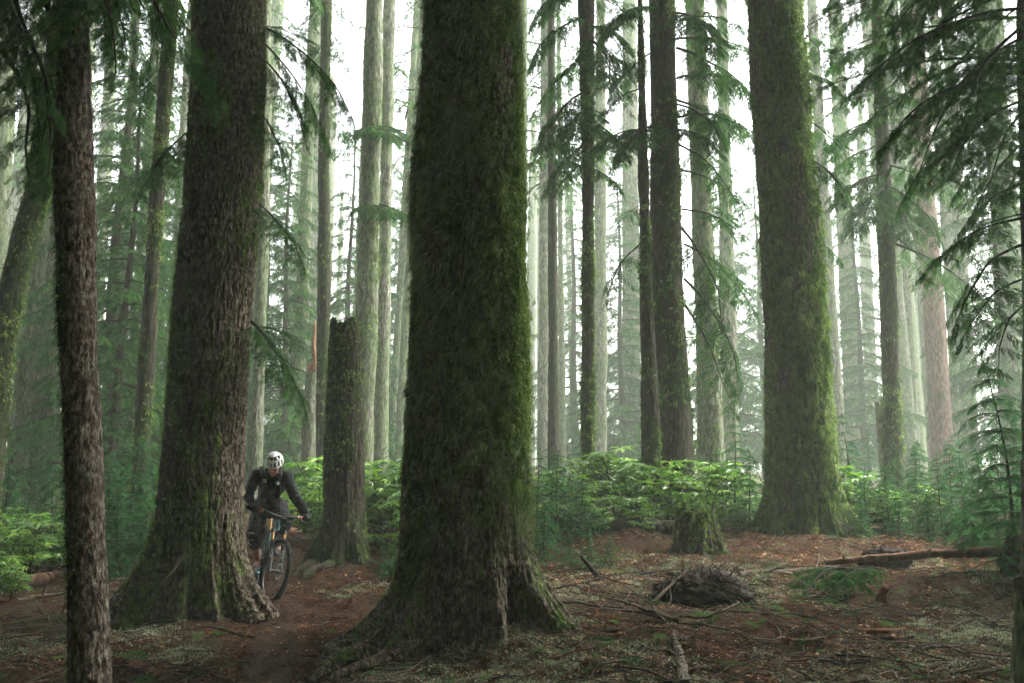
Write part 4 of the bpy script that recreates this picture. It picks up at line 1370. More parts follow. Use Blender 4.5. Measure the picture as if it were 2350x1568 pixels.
def sapling_mesh(seed, H, wid=0.42, lod=1, fs=0.16, more=0):
    rng = np.random.default_rng(seed)
    mb = MB()
    zs = np.linspace(-0.05, H, 24)
    St = np.stack([0.03 * np.sin(zs * 2 + seed) * zs, 0.03 * np.cos(zs * 1.7 + seed) * zs, zs], -1)
    V, F = tube(St, (0.010 * H + 0.004) * (1 - 0.9 * np.linspace(0, 1, 24)), 6)
    mb.add(V, F, 0)
    z = 0.10 * H
    pos, dirs, sc = [], [], []
    k = 0
    while z < H * 0.985:
        nb = rng.integers(3, 6) + more
        for q in range(nb):
            a = k * 1.1 + q * 2 * math.pi / nb + rng.normal(0, 0.25)
            L = max(0.07, H * wid * (1 - z / H) ** 0.75) * rng.uniform(0.65, 1.15)
            zz = z + rng.uniform(-0.03, 0.03)
            p0 = np.array([np.interp(zz, zs, St[:, c]) for c in range(3)])
            t = np.linspace(0, 1, 7)
            rise = rng.uniform(0.05, 0.35)
            P = p0 + np.stack([math.cos(a) * L * t, math.sin(a) * L * t, L * (rise * t - (0.25 + rise * 0.8) * t * t)], -1)
            V, F = tube(P, 0.004 * (1 - 0.75 * t) + 0.001, 3)
            mb.add(V, F, 0)
            nf = max(3, int(L / (fs * 0.36)))
            for m in range(nf + 1):
                u = 0.1 + 0.9 * m / nf
                pp = np.array([np.interp(u, t, P[:, c]) for c in range(3)])
                j = min(5, int(u * 6))
                d = P[j + 1] - P[j]
                d /= np.linalg.norm(d)
                b = (1 if m % 2 else -1) * rng.uniform(0.6, 1.0) if m < nf else 0
                dd = np.array((d[0] * math.cos(b) - d[1] * math.sin(b), d[0] * math.sin(b) + d[1] * math.cos(b), d[2] - rng.uniform(0.02, 0.25)))
                pos.append(pp); dirs.append(dd); sc.append(fs * rng.uniform(0.7, 1.2) * (1 - 0.4 * u) * min(1, 0.5 + L * 1.6))
        z += max(0.05, H * 0.075) * rng.uniform(0.8, 1.2)
        k += 1
    pos.append(St[-2]); dirs.append(np.array((0.25, 0.1, 0.8))); sc.append(fs * 0.6)
    add_fronds(mb, lod, pos, dirs, sc, rng, tilt=0.18)
    return mb.mesh("foliage", [M['twig'], M['needles_young']])


SAP = {'small': [sapling_mesh(60 + k, 0.8, 0.5, 1, 0.13) for k in range(3)],
       'mid': [sapling_mesh(70 + k, 1.5, 0.45, 1, 0.17) for k in range(4)],
       'tall': [sapling_mesh(80 + k, 2.6, 0.36, 1, 0.20) for k in range(2)],
       'near': [sapling_mesh(90 + k, 2.3, 0.42, 0, 0.24, 3) for k in range(2)]}


def plant(name, label, cat, group, me, px, Y, sc, rz, py=None, sink=0.03, rx=0.0):
    x = at(px, 1200, Y)[0]
    z = g1(x, Y) - sink
    o = obj(name, me)
    o.location = (x, Y, z)
    o.scale = (sc,) * 3
    o.rotation_euler = (rx, rx * 0.6, rz)
    tag(o, label, cat, group)
    return o


rp = np.random.default_rng(17)
RHOS = []
for px, Y, sc in ((1300, 14.2, 1.1), (1345, 15.2, 1.3), (1372, 13.9, 0.75), (1410, 14.4, 1.35), (1452, 13.8, 1.0), (1495, 14.6, 1.2), (1535, 13.7, 0.9), (1570, 14.8, 1.25), (1618, 14.1, 1.05), (1655, 15.2, 1.1),
                  (1310, 16.4, 1.15), (1430, 16.6, 1.35), (1525, 16.8, 1.2), (1620, 17.2, 1.3), (1690, 15.8, 0.9), (1340, 13.2, 0.55), (1425, 13.2, 0.7), (1500, 13.25, 0.5), (1575, 13.3, 0.6), (1650, 13.5, 0.6), (1730, 16.5, 1.0), (1255, 15.5, 1.0), (1270, 12.9, 0.6), (1380, 12.7, 0.42), (1470, 12.8, 0.5), (1700, 13.4, 0.5)):
    RHOS.append((px, Y, sc, "glossy green rhododendron in the thicket between the central and right trunks", "rhododendrons between the central and right trunks"))
for px, Y, sc in ((850, 14.0, 1.2), (890, 13.6, 1.25), (925, 14.4, 1.3), (870, 15.5, 1.4), (915, 13.0, 0.9)):
    RHOS.append((px, Y, sc, "bright rhododendron growing between the broken snag and the central trunk", "rhododendrons right of the broken snag"))
for px, Y, sc in ((705, 15.0, 1.1), (728, 14.0, 0.95), (725, 16.5, 1.4), (700, 17.5, 1.3)):
    RHOS.append((px, Y, sc, "rhododendron between the cyclist and the broken snag", "rhododendrons left of the broken snag"))
for px, Y, sc in ((10, 11.6, 0.75), (72, 12.0, 0.85), (130, 12.8, 0.8), (-20, 12.8, 0.9), (42, 10.2, 0.45), (110, 14.0, 1.0), (12, 10.6, 0.5)):
    RHOS.append((px, Y, sc, "rhododendron at the left edge beside the slim near trunk", "rhododendrons at the left edge"))
for px, Y, sc in ((1945, 14.2, 1.0), (1985, 15.0, 1.1), (2030, 13.6, 0.7), (2130, 13.8, 0.75)):
    RHOS.append((px, Y, sc, "rhododendron among the young firs right of the thick mossy trunk", "rhododendrons right of the mossy trunk"))
for i, (px, Y, sc, lb, gp) in enumerate(RHOS):
    plant("rhododendron", lb, "shrub", gp, RHO[i % 6], px, Y, sc, i * 2.3, sink=0.05)
SAPS = [
    # px, Y, kind, scale, label, group
    (1690, 14.6, 'tall', 0.72, "young hemlock with a bent tip just left of the thick mossy trunk", None),
    (1720, 13.8, 'mid', 0.85, "low young hemlock at the left foot of the thick mossy trunk", None),
    (1640, 15.2, 'mid', 0.9, "young hemlock behind the tree stump in front of the greenish trunk", None),
    (1950, 15.0, 'tall', 0.78, "young hemlock with a nodding tip at the right of the thick mossy trunk", None),
    (2325, 9.6, 'near', 1.04, "tall young fir with flat tiers of branches at the right edge", None),
    (2060, 14.6, 'mid', 0.9, "wide young fir in front of the straight dark trunk", None),
]
for px, Y, k, sc in ((1990, 13.6, 'mid', 0.7), (2040, 13.4, 'mid', 0.75), (2110, 14.2, 'mid', 0.95), (2160, 13.3, 'mid', 0.85), (2210, 13.8, 'mid', 0.95), (2260, 12.6, 'mid', 0.9), (2310, 13.4, 'mid', 1.05), (2290, 11.3, 'mid', 0.8), (2350, 11.8, 'mid', 0.95), (2130, 12.4, 'small', 0.9), (2230, 11.8, 'small', 1.0), (1975, 12.8, 'small', 0.8), (2060, 12.6, 'small', 0.8), (2190, 15.5, 'mid', 1.1), (2120, 16.5, 'mid', 1.1), (2340, 15.5, 'tall', 0.8)):
    SAPS.append((px, Y, k, sc, "dark green young fir in the dense thicket behind the fallen log", "young firs behind the fallen log"))
for px, Y, k, sc in ((1235, 12.2, 'mid', 0.9), (1280, 12.6, 'mid', 0.85), (1245, 11.4, 'small', 1.0), (1330, 12.4, 'small', 1.0), (1265, 15.6, 'tall', 0.62)):
    SAPS.append((px, Y, k, sc, "young hemlock spreading at the right foot of the central trunk", "young hemlocks by the central trunk"))
for px, Y, k, sc in ((255, 13.2, 'mid', 1.15), (300, 13.8, 'mid', 1.35), (340, 13.0, 'mid', 1.1), (275, 12.0, 'mid', 0.85), (325, 12.0, 'small', 1.1), (265, 15.5, 'tall', 0.8), (345, 15.0, 'tall', 0.75), (240, 11.6, 'small', 0.9)):
    SAPS.append((px, Y, k, sc, "bushy young hemlock between the slim near trunk and the thick brown trunk", "young hemlocks left of the brown trunk"))
for px, Y, k, sc in ((120, 15.5, 'tall', 0.75), (60, 16.5, 'tall', 0.7), (150, 13.5, 'mid', 0.9), (5, 14.5, 'mid', 1.2)):
    SAPS.append((px, Y, k, sc, "young hemlock behind the rhododendrons left of the slim near trunk", "young hemlocks at the left"))
for px, Y, k, sc in ((900, 10.4, 'small', 0.55), (880, 11.2, 'small', 0.5), (860, 14.5, 'mid', 0.85), (915, 11.6, 'small', 0.6)):
    SAPS.append((px, Y, k, sc, "small hemlock seedling on the slope left of the central trunk", "hemlock seedlings left of the central trunk"))
for px, Y, k, sc in ((1350, 10.6, 'small', 0.62), (1310, 10.9, 'small', 0.55), (1400, 10.8, 'small', 0.5)):
    SAPS.append((px, Y, k, sc, "low hemlock seedling in front of the rotting log right of the central trunk", "hemlock seedlings before the rotting log"))
for px, Y, k, sc in ((600, 24, 'tall', 1.0), (540, 22, 'tall', 0.9), (1340, 22, 'tall', 0.9), (1480, 23, 'tall', 0.85), (1650, 22, 'tall', 0.9), (1850, 24, 'tall', 0.8), (200, 20, 'tall', 1.0), (760, 24, 'tall', 1.0), (2200, 21, 'tall', 0.85), (2000, 22, 'tall', 0.8), (900, 22, 'tall', 0.9)):
    SAPS.append((px, Y, k, sc, "young conifer in the haze beyond the thickets", "young conifers beyond the thickets"))
for i, (px, Y, k, sc, lb, gp) in enumerate(SAPS):
    plant("young_conifer", lb, "sapling", gp, SAP[k][i % len(SAP[k])], px, Y, sc, i * 1.9, rx=0.04 * math.sin(i * 2.7))

# ------------------------------------------------------------------ forest floor
RF = np.random.default_rng(23)


def floor_points(n, y0, y1, rng, half=0.72, pad=1.0, power=2):
    u = rng.uniform(0, 1, n)
    y = 1 / (1 / y0 + u * (1 / y1 - 1 / y0))
    x = rng.uniform(-1, 1, n) * (half * y + pad)
    return x, y


def trail_dist(x, y):
    Q = interp_path(TRAIL, 60)
    d = np.full(len(x), 9.0)
    for q in Q:
        d = np.minimum(d, np.hypot(x - q[0], y - q[1]))
    return d


def litter_chips():
    x, y = floor_points(190000, 4.4, 17, RF)
    x2, y2 = floor_points(90000, 9.5, 19, RF)
    x, y = np.concatenate([x, x2]), np.concatenate([y, y2])
    n = len(x)
    z = gf(x, y)
    td = trail_dist(x, y)
    keep = (td > 0.20) | (RF.random(n) < 0.45)
    pat = fbm(np.stack([x * 1.1, y * 1.1, 0 * x], -1), 3, 3)
    keep &= RF.random(n) < np.clip(0.75 + 0.5 * pat, 0.2, 1)
    x, y, z, pat, td = x[keep], y[keep], z[keep], pat[keep], td[keep]
    z = z + np.where(td < 0.30, 0.016, 0)
    n = len(x)
    a = RF.uniform(0, 2 * math.pi, n)
    L = RF.uniform(0.012, 0.042, n) * np.clip(y / 8, 1, 1.8) * np.where(RF.random(n) < 0.06, 1.9, 1)
    Wd = L * RF.uniform(0.12, 0.6, n)
    d = np.stack([np.cos(a), np.sin(a), RF.normal(0, 0.3, n)], -1)
    s = np.stack([-np.sin(a), np.cos(a), RF.normal(0, 0.35, n)], -1)
    P = np.stack([x, y, z + RF.uniform(0.0, 0.015, n)], -1)
    V = np.stack([P - d * L[:, None] / 2, P + s * Wd[:, None] / 2, P + d * L[:, None] / 2 * RF.uniform(0.6, 1.2, n)[:, None], P - s * Wd[:, None] / 2], 1).reshape(-1, 3)
    F = np.arange(len(V)).reshape(-1, 4)
    rn = np.clip(RF.beta(1.6, 2.2, n) + 0.22 * pat, 0, 1)
    me = mesh_np("leaf_litter", V, [F], [M['litter']], attrs={"rnd": np.repeat(rn, 4)})
    tag(obj("leaf_litter", me), "brown bark flakes and dead needles covering the forest floor", "leaf litter", kind="stuff")


def twig_field():
    rng = np.random.default_rng(29)
    mb = MB()
    x, y = floor_points(10500, 4.4, 15, rng)
    td = trail_dist(x, y)
    w = (td > 0.35) | (rng.random(len(x)) < 0.2)
    pt = fbm(np.stack([x * 0.9, y * 0.9, 0 * x + 4], -1), 13, 2)
    w &= rng.random(len(x)) < np.clip(0.55 + 0.5 * pt + 0.25 * (x > 0.8), 0.1, 1)
    for px, py in zip(x[w], y[w]):
        L = rng.choice([0.10, 0.18, 0.3, 0.55], p=[0.36, 0.33, 0.21, 0.10]) * rng.uniform(0.7, 1.4)
        a = rng.uniform(0, 6.3)
        t = np.linspace(-0.5, 0.5, 5)
        bend = rng.normal(0, 0.16) * L
        X = px + math.cos(a) * L * t - math.sin(a) * bend * (t * t * 4)
        Yy = py + math.sin(a) * L * t + math.cos(a) * bend * (t * t * 4)
        z = gf(X, Yy) + 0.006 + rng.uniform(0, 0.02) + np.abs(rng.normal(0, 0.05)) * (t + 0.5) * L + 0.02 * np.sin(t * 6) * L
        r = L * 0.010 * rng.uniform(0.6, 1.4) + 0.0012
        V, F = tube(np.stack([X, Yy, z], -1), r * np.array((1, 0.95, 0.9, 0.7, 0.4)), 4)
        mb.add(V, F, 0 if rng.random() < 0.55 else 1)
        if L > 0.2 and rng.random() < 0.6:
            for q in range(3):
                k = rng.integers(1, 4)
                b = a + rng.choice((-1, 1)) * rng.uniform(0.5, 1.1)
                l2 = L * rng.uniform(0.2, 0.45)
                tt = np.linspace(0, 1, 4)
                P2 = np.stack([X[k] + math.cos(b) * l2 * tt, Yy[k] + math.sin(b) * l2 * tt, z[k] + rng.uniform(-0.05, 0.22) * l2 * tt], -1)
                V, F = tube(P2, r * 0.55 * (1 - 0.6 * tt), 3)
                mb.add(V, F, 0)
    tag(obj("twig_litter", mb.mesh("twig_litter", [M['twig'], M['stick']])), "thin dead twigs strewn over the forest floor", "twigs", kind="stuff")


def lichen_field():
    rng = np.random.default_rng(37)
    n = 2400
    x, y = floor_points(n * 3, 4.5, 15, rng)
    td = trail_dist(x, y)
    pt = fbm(np.stack([x * 0.8, y * 0.8, 0 * x], -1), 55, 2)
    w = (td > 0.45) & (rng.random(len(x)) < np.clip(0.05 + 0.9 * pt + 0.18 * (x > 0.3), 0.01, 1))
    x, y = x[w][:n], y[w][:n]
    m = 70
    sz = rng.gamma(2.0, 0.028, len(x)) + 0.02
    X = np.repeat(x, m) + rng.normal(0, 1, len(x) * m) * np.repeat(sz, m)
    Yy = np.repeat(y, m) + rng.normal(0, 1, len(x) * m) * np.repeat(sz, m)
    Z = gf(X, Yy) + rng.uniform(0, 0.025, len(X))
    a = rng.uniform(0, 6.3, len(X))
    L = rng.uniform(0.010, 0.035, len(X))
    d = np.stack([np.cos(a), np.sin(a), rng.uniform(-0.2, 0.9, len(X))], -1)
    s = np.stack([-np.sin(a), np.cos(a), rng.normal(0, 0.4, len(X))], -1)
    P = np.stack([X, Yy, Z], -1)
    V = np.stack([P - s * (L * 0.16)[:, None], P + s * (L * 0.16)[:, None], P + d * L[:, None]], 1).reshape(-1, 3)
    base = np.repeat(rng.uniform(0, 0.75, len(x)), m)
    rn = np.clip(base + rng.uniform(-0.2, 0.3, len(X)), 0, 1)
    me = mesh_np("lichen_litter", V, [np.arange(len(V)).reshape(-1, 3)], [M['lichen']], attrs={"rnd": np.repeat(rn, 3)})
    tag(obj("lichen_litter", me), "pale green tufts of fallen beard lichen on the forest floor", "lichen", kind="stuff")


def sprig_field():
    rng = np.random.default_rng(43)
    x, y = floor_points(700, 4.6, 13, rng)
    td = trail_dist(x, y)
    w = (td > 0.4)
    x, y = x[w], y[w]
    mb = MB()
    a = rng.uniform(0, 6.3, len(x))
    pos = np.stack([x, y, gf(x, y) + 0.03], -1)
    d = np.stack([np.cos(a), np.sin(a), rng.uniform(-0.05, 0.3, len(x))], -1)
    add_fronds(mb, 0, pos, d, rng.uniform(0.07, 0.22, len(x)), rng, tilt=0.4, mat=0, base=0.5)
    tag(obj("fallen_needles", mb.mesh("fallen_needles", [M['needles']])), "small green hemlock sprigs dropped on the forest floor", "sprigs", kind="stuff")


litter_chips()
twig_field()
lichen_field()
sprig_field()


# ------------------------------------------------------------------ logs, stumps and fallen branches
def stick(name, label, cat, pts, r0, r1, mat, seed, lift=0.0, n=40, m=9, follow=True, side=(), rough=0.12, smat=None, moss=None):
    """pts: (px,py,Y) or world points with lift over the ground"""
    rng = np.random.default_rng(seed)
    W3 = np.array([at(*p) for p in pts])
    Q = interp_path(W3, n)
    if follow:
        Q[:, 2] = g(Q[:, 0], Q[:, 1]) + lift
    t = np.linspace(0, 1, n)
    L = np.linalg.norm(np.diff(Q, axis=0), axis=1).sum()
    for c in range(3):
        Q[:, c] += 0.012 * L ** 0.5 * vnoise(np.stack([t * 6 * L ** 0.5, np.full(n, c * 3.3), np.zeros(n)], -1), seed)
    r = (r0 + (r1 - r0) * t) * (1 + rough * vnoise(np.stack([t * 20 * L ** 0.5, np.zeros(n), np.zeros(n)], -1), seed + 1))
    if follow:
        Q[:, 2] += r * 0.75
    mb = MB()
    V, F = tube(Q, r, m)
    C = np.repeat(Q, m, 0)
    nn = V - C
    rr = np.repeat(r, m)
    V = C + nn * (1 + rough * 1.5 * vnoise(V * (0.6 / max(r0, 0.01)), seed + 3))[:, None]
    mb.add(V, F, 0)
    for e, idx in ((0, np.arange(m)), (1, len(V) - m + np.arange(m))):
        c = V[idx].mean(0) + (Q[0] - Q[1] if e == 0 else Q[-1] - Q[-2]) * 0.05
        FF = np.array([(k, (k + 1) % m, m) for k in range(m)])
        mb.add(np.vstack([V[idx], c]), FF if e else FF[:, ::-1], 1)
    o = empty(name, label, cat, None, Q[n // 2])
    mats = [mat, smat or M['stick']]
    VV, fs, ms, A = mb.arrays()
    at_ = {"rnd": A}
    at_["moss"] = np.clip((moss or 0) + 0.4 * vnoise(VV * 4, seed), 0, 1) if moss is not None else 0 * A
    me = mesh_np(name, VV - Q[n // 2], fs, mats, np.concatenate(ms), at_, True)
    if not side:
        bpy.data.objects.remove(o)
        o = obj(name, me)
        o.location = Q[n // 2]
        return tag(o, label, cat)
    obj("stem", me, o)
    for (tk, dx, dy, dz, l2) in side:
        p0 = np.array([np.interp(tk, t, Q[:, c]) for c in range(3)]) - Q[n // 2]
        u = np.linspace(0, 1, 8)
        d = np.array((dx, dy, dz), dtype=float)
        d /= np.linalg.norm(d)
        P = p0 + d * (l2 * u)[:, None]
        P += 0.06 * l2 * np.stack([vnoise(np.stack([u * 3, np.full(8, c), np.full(8, tk * 9)], -1), seed) for c in (1.1, 2.2, 3.3)], -1)
        b = MB()
        tube_closed(b, P, r.mean() * 0.45 * (1 - 0.75 * u) + 0.0015, 5)
        obj("side_twig", b.mesh("side_twig", [mat]), o)
    return o


stick("rotting_log", "dark rotting log lying below the rhododendrons right of the central trunk", "log", [(1255, 1198, 13.0), (1400, 1206, 12.9), (1545, 1206, 13.0)], 0.14, 0.10, M['bark_dark'], 1, n=70, m=18, moss=0.35, smat=M['rotten'])
stick("fallen_log", "long slim fallen log with pale peeling bark spanning a hollow at the right", "log", [(1890, 1292, 10.0), (2100, 1274, 9.9), (2312, 1266, 9.8)], 0.034, 0.058, M['log_red'], 2, n=60, m=14, follow=False, side=((0.12, -0.3, -0.5, 0.35, 0.16), (0.55, 0.2, -0.6, 0.3, 0.14)))
stick("fallen_branch", "crooked whitish branch on the ground leading to the slim fallen log", "branch", [(1695, 1330, 9.6), (1780, 1318, 9.7), (1850, 1308, 9.8), (1935, 1288, 9.9)], 0.045, 0.04, M['stick'], 3, n=44, side=((0.2, 0.3, -0.8, 0.2, 0.4), (0.5, -0.5, -0.8, 0.1, 0.5), (0.75, 0.3, 0.8, 0.4, 0.35)))
stick("orange_stick", "broken stick with an orange stripped end right of the central trunk's hollow", "stick", [(1318, 1338, 9.2), (1400, 1330, 9.3), (1512, 1330, 9.4)], 0.030, 0.024, M['stick_orange'], 4, n=36)
stick("leaning_stick", "straight grey stick propped against the dark root mound", "stick", [(1478, 1402, 8.0), (1540, 1345, 8.3), (1606, 1278, 8.6)], 0.017, 0.012, M['stick'], 5, follow=False)
stick("short_stick", "short dark broken stick pointing up between the orange stick and the seedlings", "stick", [(1372, 1322, 9.3), (1350, 1298, 9.35), (1332, 1276, 9.4)], 0.030, 0.018, M['rotten'], 6, follow=False)
stick("grey_branch", "thick mottled grey branch running out of the bottom edge right of centre", "branch", [(1515, 1432, 7.6), (1545, 1475, 7.1), (1565, 1540, 6.55), (1570, 1640, 5.8)], 0.020, 0.045, M['bark_thin'], 7, n=50, moss=0.2, side=((0.1, 0.5, -0.3, 0.15, 0.5), (0.05, -0.8, 0.25, 0.15, 0.55), (0.15, -0.3, 0.6, 0.35, 0.45), (0.4, 0.6, 0.3, 0.25, 0.4), (0.55, -0.7, -0.1, 0.2, 0.35), (0.02, -0.9, 0.1, 0.3, 0.8)))
stick("forked_branch", "bare forked grey branch lying at the right of the central trunk's hollow", "branch", [(1290, 1415, 8.0), (1380, 1425, 7.8), (1480, 1425, 7.6), (1560, 1460, 7.3)], 0.010, 0.018, M['stick'], 8, lift=0.06, side=((0.2, 0.2, 0.6, 0.35, 0.4), (0.35, -0.5, -0.5, 0.2, 0.5), (0.5, 0.4, 0.7, 0.4, 0.45), (0.6, -0.7, -0.4, 0.1, 0.5), (0.75, -0.5, 0.6, 0.5, 0.6), (0.85, 0.3, 0.6, 0.5, 0.5)))
stick("bare_branch", "bare branch lying below the root mound with spreading side twigs", "branch", [(1720, 1385, 8.4), (1800, 1378, 8.5), (1880, 1372, 8.6), (1960, 1375, 8.6)], 0.014, 0.024, M['stick'], 9, side=((0.3, -0.6, -0.6, 0.2, 0.4), (0.5, 0.5, -0.7, 0.15, 0.45), (0.7, -0.2, 0.8, 0.3, 0.4)))
stick("peeled_log", "peeled reddish log lying among the rhododendrons at the left edge", "log", [(-60, 1292, 10.9), (40, 1278, 11.1), (135, 1245, 11.6)], 0.10, 0.085, M['log_red'], 10, n=46, m=16)
stick("white_branch", "whitish branch on the ground left of the slim near trunk", "branch", [(40, 1345, 10.3), (90, 1330, 10.5), (150, 1312, 10.8)], 0.028, 0.018, M['stick'], 11, side=((0.5, 0.4, -0.6, 0.4, 0.35),))
stick("left_stick", "thin dark stick lying at the left edge of the forest floor", "stick", [(0, 1435, 8.4), (60, 1442, 8.2), (110, 1437, 8.3)], 0.014, 0.010, M['stick'], 12)
stick("reddish_stick", "long thin reddish stick lying flat at the bottom edge", "stick", [(1260, 1545, 6.6), (1330, 1534, 6.7), (1425, 1532, 6.7)], 0.009, 0.006, M['stick_orange'], 13, lift=0.02)
stick("flat_branch", "dark flat lying branch in the lower right of the forest floor", "branch", [(1740, 1455, 7.3), (1850, 1448, 7.4), (1980, 1458, 7.2), (2080, 1452, 7.3)], 0.014, 0.020, M['stick_orange'], 14, side=((0.3, -0.5, -0.7, 0.15, 0.35), (0.6, -0.4, 0.8, 0.2, 0.35)))
stick("curved_stick", "thin bent stem arching from the ground beside the slim near trunk", "stick", [(252, 1440, 7.6), (270, 1405, 7.7), (272, 1375, 7.75), (255, 1355, 7.8)], 0.006, 0.004, M['twig'], 15, follow=False)
stick("trail_log", "pale log lying across the slope behind the cyclist", "log", [(540, 1165, 15.5), (620, 1180, 15.3), (720, 1150, 15.8)], 0.12, 0.07, M['log_red'], 16, n=40, m=14)
stick("snag_branch", "thin pale twig leaning on the roots of the thick brown trunk", "stick", [(370, 1338, 8.7), (395, 1312, 8.75), (420, 1282, 8.85)], 0.012, 0.005, M['stick'], 17, follow=False, side=((0.4, -0.7, 0, 0.5, 0.2), (0.6, 0.3, -0.1, 0.9, 0.15)))
for k, (a, b, c, d, Y, lb) in enumerate(((1985, 1478, 2100, 1520, 6.9, "dark broken stick in the lower right corner below the lichen"), (2090, 1560, 2200, 1500, 6.6, "pale grey stick at the bottom right"), (1480, 1300, 1560, 1318, 9.9, "knobbly stick between the stump and the orange stick"), (440, 1480, 560, 1462, 8.0, "slim brown stick beside the trail below the thick brown trunk"), (2190, 1340, 2300, 1300, 9.3, "thin dark stick under the slim fallen log"), (1820, 1520, 1900, 1480, 6.9, "short crooked stick left of the reddish bark chip's shadow"))):
    stick("fallen_stick", lb.replace("'s shadow", ""), "stick", [(a, b, Y), ((a + c) / 2, (b + d) / 2 + 4, Y + 0.02), (c, d, Y + 0.1)], 0.016, 0.010, M['stick'] if k % 2 else M['rotten'], 30 + k, lift=0.01)

# the stump before the thicket
def make_stump():
    Y = 11.6
    V, TH, h, zb = trunk_grid([(1160, 1566, 1632), (1210, 1560, 1640), (1275, 1552, 1655)], Y, at(1600, 1185, Y)[2], 110, 0.018, 30, 0.03, 14, 0.3, 61, ((200, 0.3, 0.10, 0.4, 1.5), (330, 0.35, 0.12, 0.35, 1.8), (265, 0.3, 0.08, 0.4, 1.6)), 0.06)
    nth = V.shape[1]
    jag = 0.14 * np.maximum(0, np.cos(TH[0] - 2.9)) ** 2 + 0.10 * np.maximum(0, np.cos(TH[0] + 1.1)) ** 4 + 0.06 * vnoise(np.stack([np.cos(TH[0]) * 13, np.sin(TH[0]) * 13, 0 * TH[0]], -1), 18) + 0.09 * vnoise(np.stack([np.cos(TH[0]) * 6, np.sin(TH[0]) * 6, 0 * TH[0]], -1), 8)
    V[..., 2] += smoothstep(0.3, 1, np.linspace(0, 1, len(V)))[:, None] * jag[None]
    base = np.array((at(1600, 1270, Y)[0], Y, zb))
    Vl = V - base
    t = empty("tree_stump", "low rotten stump with a ragged mossy top in front of the rhododendrons", "stump", None, base)
    ms = moss_field(Vl, TH, h, 0.55, 61)
    obj("trunk", mesh_np("trunk", Vl.reshape(-1, 3), [grid_faces(len(V), nth)], [M['bark_dark']], attrs={"moss": ms.ravel()}, smooth=True), t)
    rg = [Vl[-1]]
    c = Vl[-1].mean(0)
    for q, d in ((0.7, -0.12), (0.35, -0.24), (0.05, -0.28)):
        x = c + (Vl[-1] - c) * q
        x[:, 2] += d + 0.05 * vnoise(x * 14, 3)
        rg.append(x)
    obj("rotten_core", mesh_np("rotten_core", np.stack(rg).reshape(-1, 3), [grid_faces(4, nth)[:, ::-1]], [M['rotten']], smooth=True), t)
    mb = tufts(Vl, np.clip(ms - 0.2, 0, 1), 9000, 0.03, 0.012, 9, clump=9)
    tag(obj("moss", mb.mesh("moss", [M['moss']]), t), kind="stuff")


make_stump()


def root_mass(name, label, px, py, Y, sx, sy, sz, seed, nroots=90, rot=0.0, cat="root mass", mat='rotten'):
    """lumpy clod of earth bristling with broken roots"""
    c = at(px, py, Y)
    c[2] = g1(c[0], Y)
    bm = bmesh.new()
    bmesh.ops.create_icosphere(bm, subdivisions=5, radius=1)
    P = np.array([v.co[:] for v in bm.verts])
    F = np.array([[v.index for v in f.verts] for f in bm.faces])
    bm.free()
    d = 1 + 0.16 * fbm(P * 1.7 + seed, seed, 3) + 0.10 * np.abs(fbm(P * 6, seed + 3, 4)) + 0.09 * vnoise(P * 22, seed + 6)
    Q = P * d[:, None] * np.array((sx, sy, sz))
    Q[:, 2] = Q[:, 2] + sz * 0.25
    t = empty(name, label, cat, None, c)
    obj("earth_clod", mesh_np("earth_clod", Q, [F], [M[mat]], smooth=True), t)
    rng = np.random.default_rng(seed)
    mb = MB()
    for k in range(nroots):
        i = rng.integers(0, len(Q))
        if Q[i, 2] < -0.05:
            continue
        p = Q[i] * 0.95
        dr = P[i] + rng.normal(0, 0.6, 3) + np.array((0, 0, -0.25))
        dr /= np.linalg.norm(dr)
        L = rng.uniform(0.08, 0.30) * sx * 2.0
        u = np.linspace(0, 1, 7)
        R = p + dr * (L * u)[:, None] + np.array((0, 0, -0.35 * L)) * (u ** 2)[:, None] + rng.normal(0, 0.02, (7, 3)) * u[:, None]
        V, F2 = tube(R, rng.uniform(0.002, 0.012) * (1 - 0.7 * u), 5)
        mb.add(V, F2, 0)
    tag(obj("roots", mb.mesh("roots", [M['rotten']]), t), kind="stuff")
    return t


root_mass("root_mound", "dark mound of upturned roots and earth with a stick leaning on it", 1615, 1380, 8.6, 0.43, 0.34, 0.22, 3, 300)
root_mass("root_burl", "black root burl at the right end of the slim fallen log", 2335, 1300, 9.6, 0.16, 0.16, 0.34, 5, 60)
root_mass("dark_hollow_mound", "dark earthy hollow beneath the slim fallen log", 2030, 1310, 10.4, 0.28, 0.2, 0.18, 7, 50)
# dark trunk stub cutting the lower right corner
stub("corner_stump", "dark trunk stub cut by the lower right corner", [(1385, 2336, 2420), (1480, 2330, 2425), (1568, 2322, 2430)], 5.3, 9, M['rotten'], "stump")
# reddish chip of bark
mb = MB()
c = at(2025, 1372, 8.4)
bm = bmesh.new()
bmesh.ops.create_cube(bm, size=1)
bmesh.ops.subdivide_edges(bm, edges=bm.edges[:], cuts=5, use_grid_fill=True)
P = np.array([v.co[:] for v in bm.verts])
Fq = np.array([[v.index for v in f.verts] for f in bm.faces])
bm.free()
P = P * np.array((0.085, 0.018, 0.12)) * (1 + 0.75 * vnoise(P * 2.3, 4))[:, None]
P[:, 1] += 0.25 * P[:, 2] + 0.02 * vnoise(P * 40, 5)
P[:, 0] += 0.3 * P[:, 2]
o = obj("bark_chip", mesh_np("bark_chip", P, [Fq], [M['red_chip']], smooth=True))
o.location = (c[0], c[1], g1(c[0], c[1]) + 0.05)
tag(o, "brick red chip of bark lying on the litter right of the green bough", "bark chip")


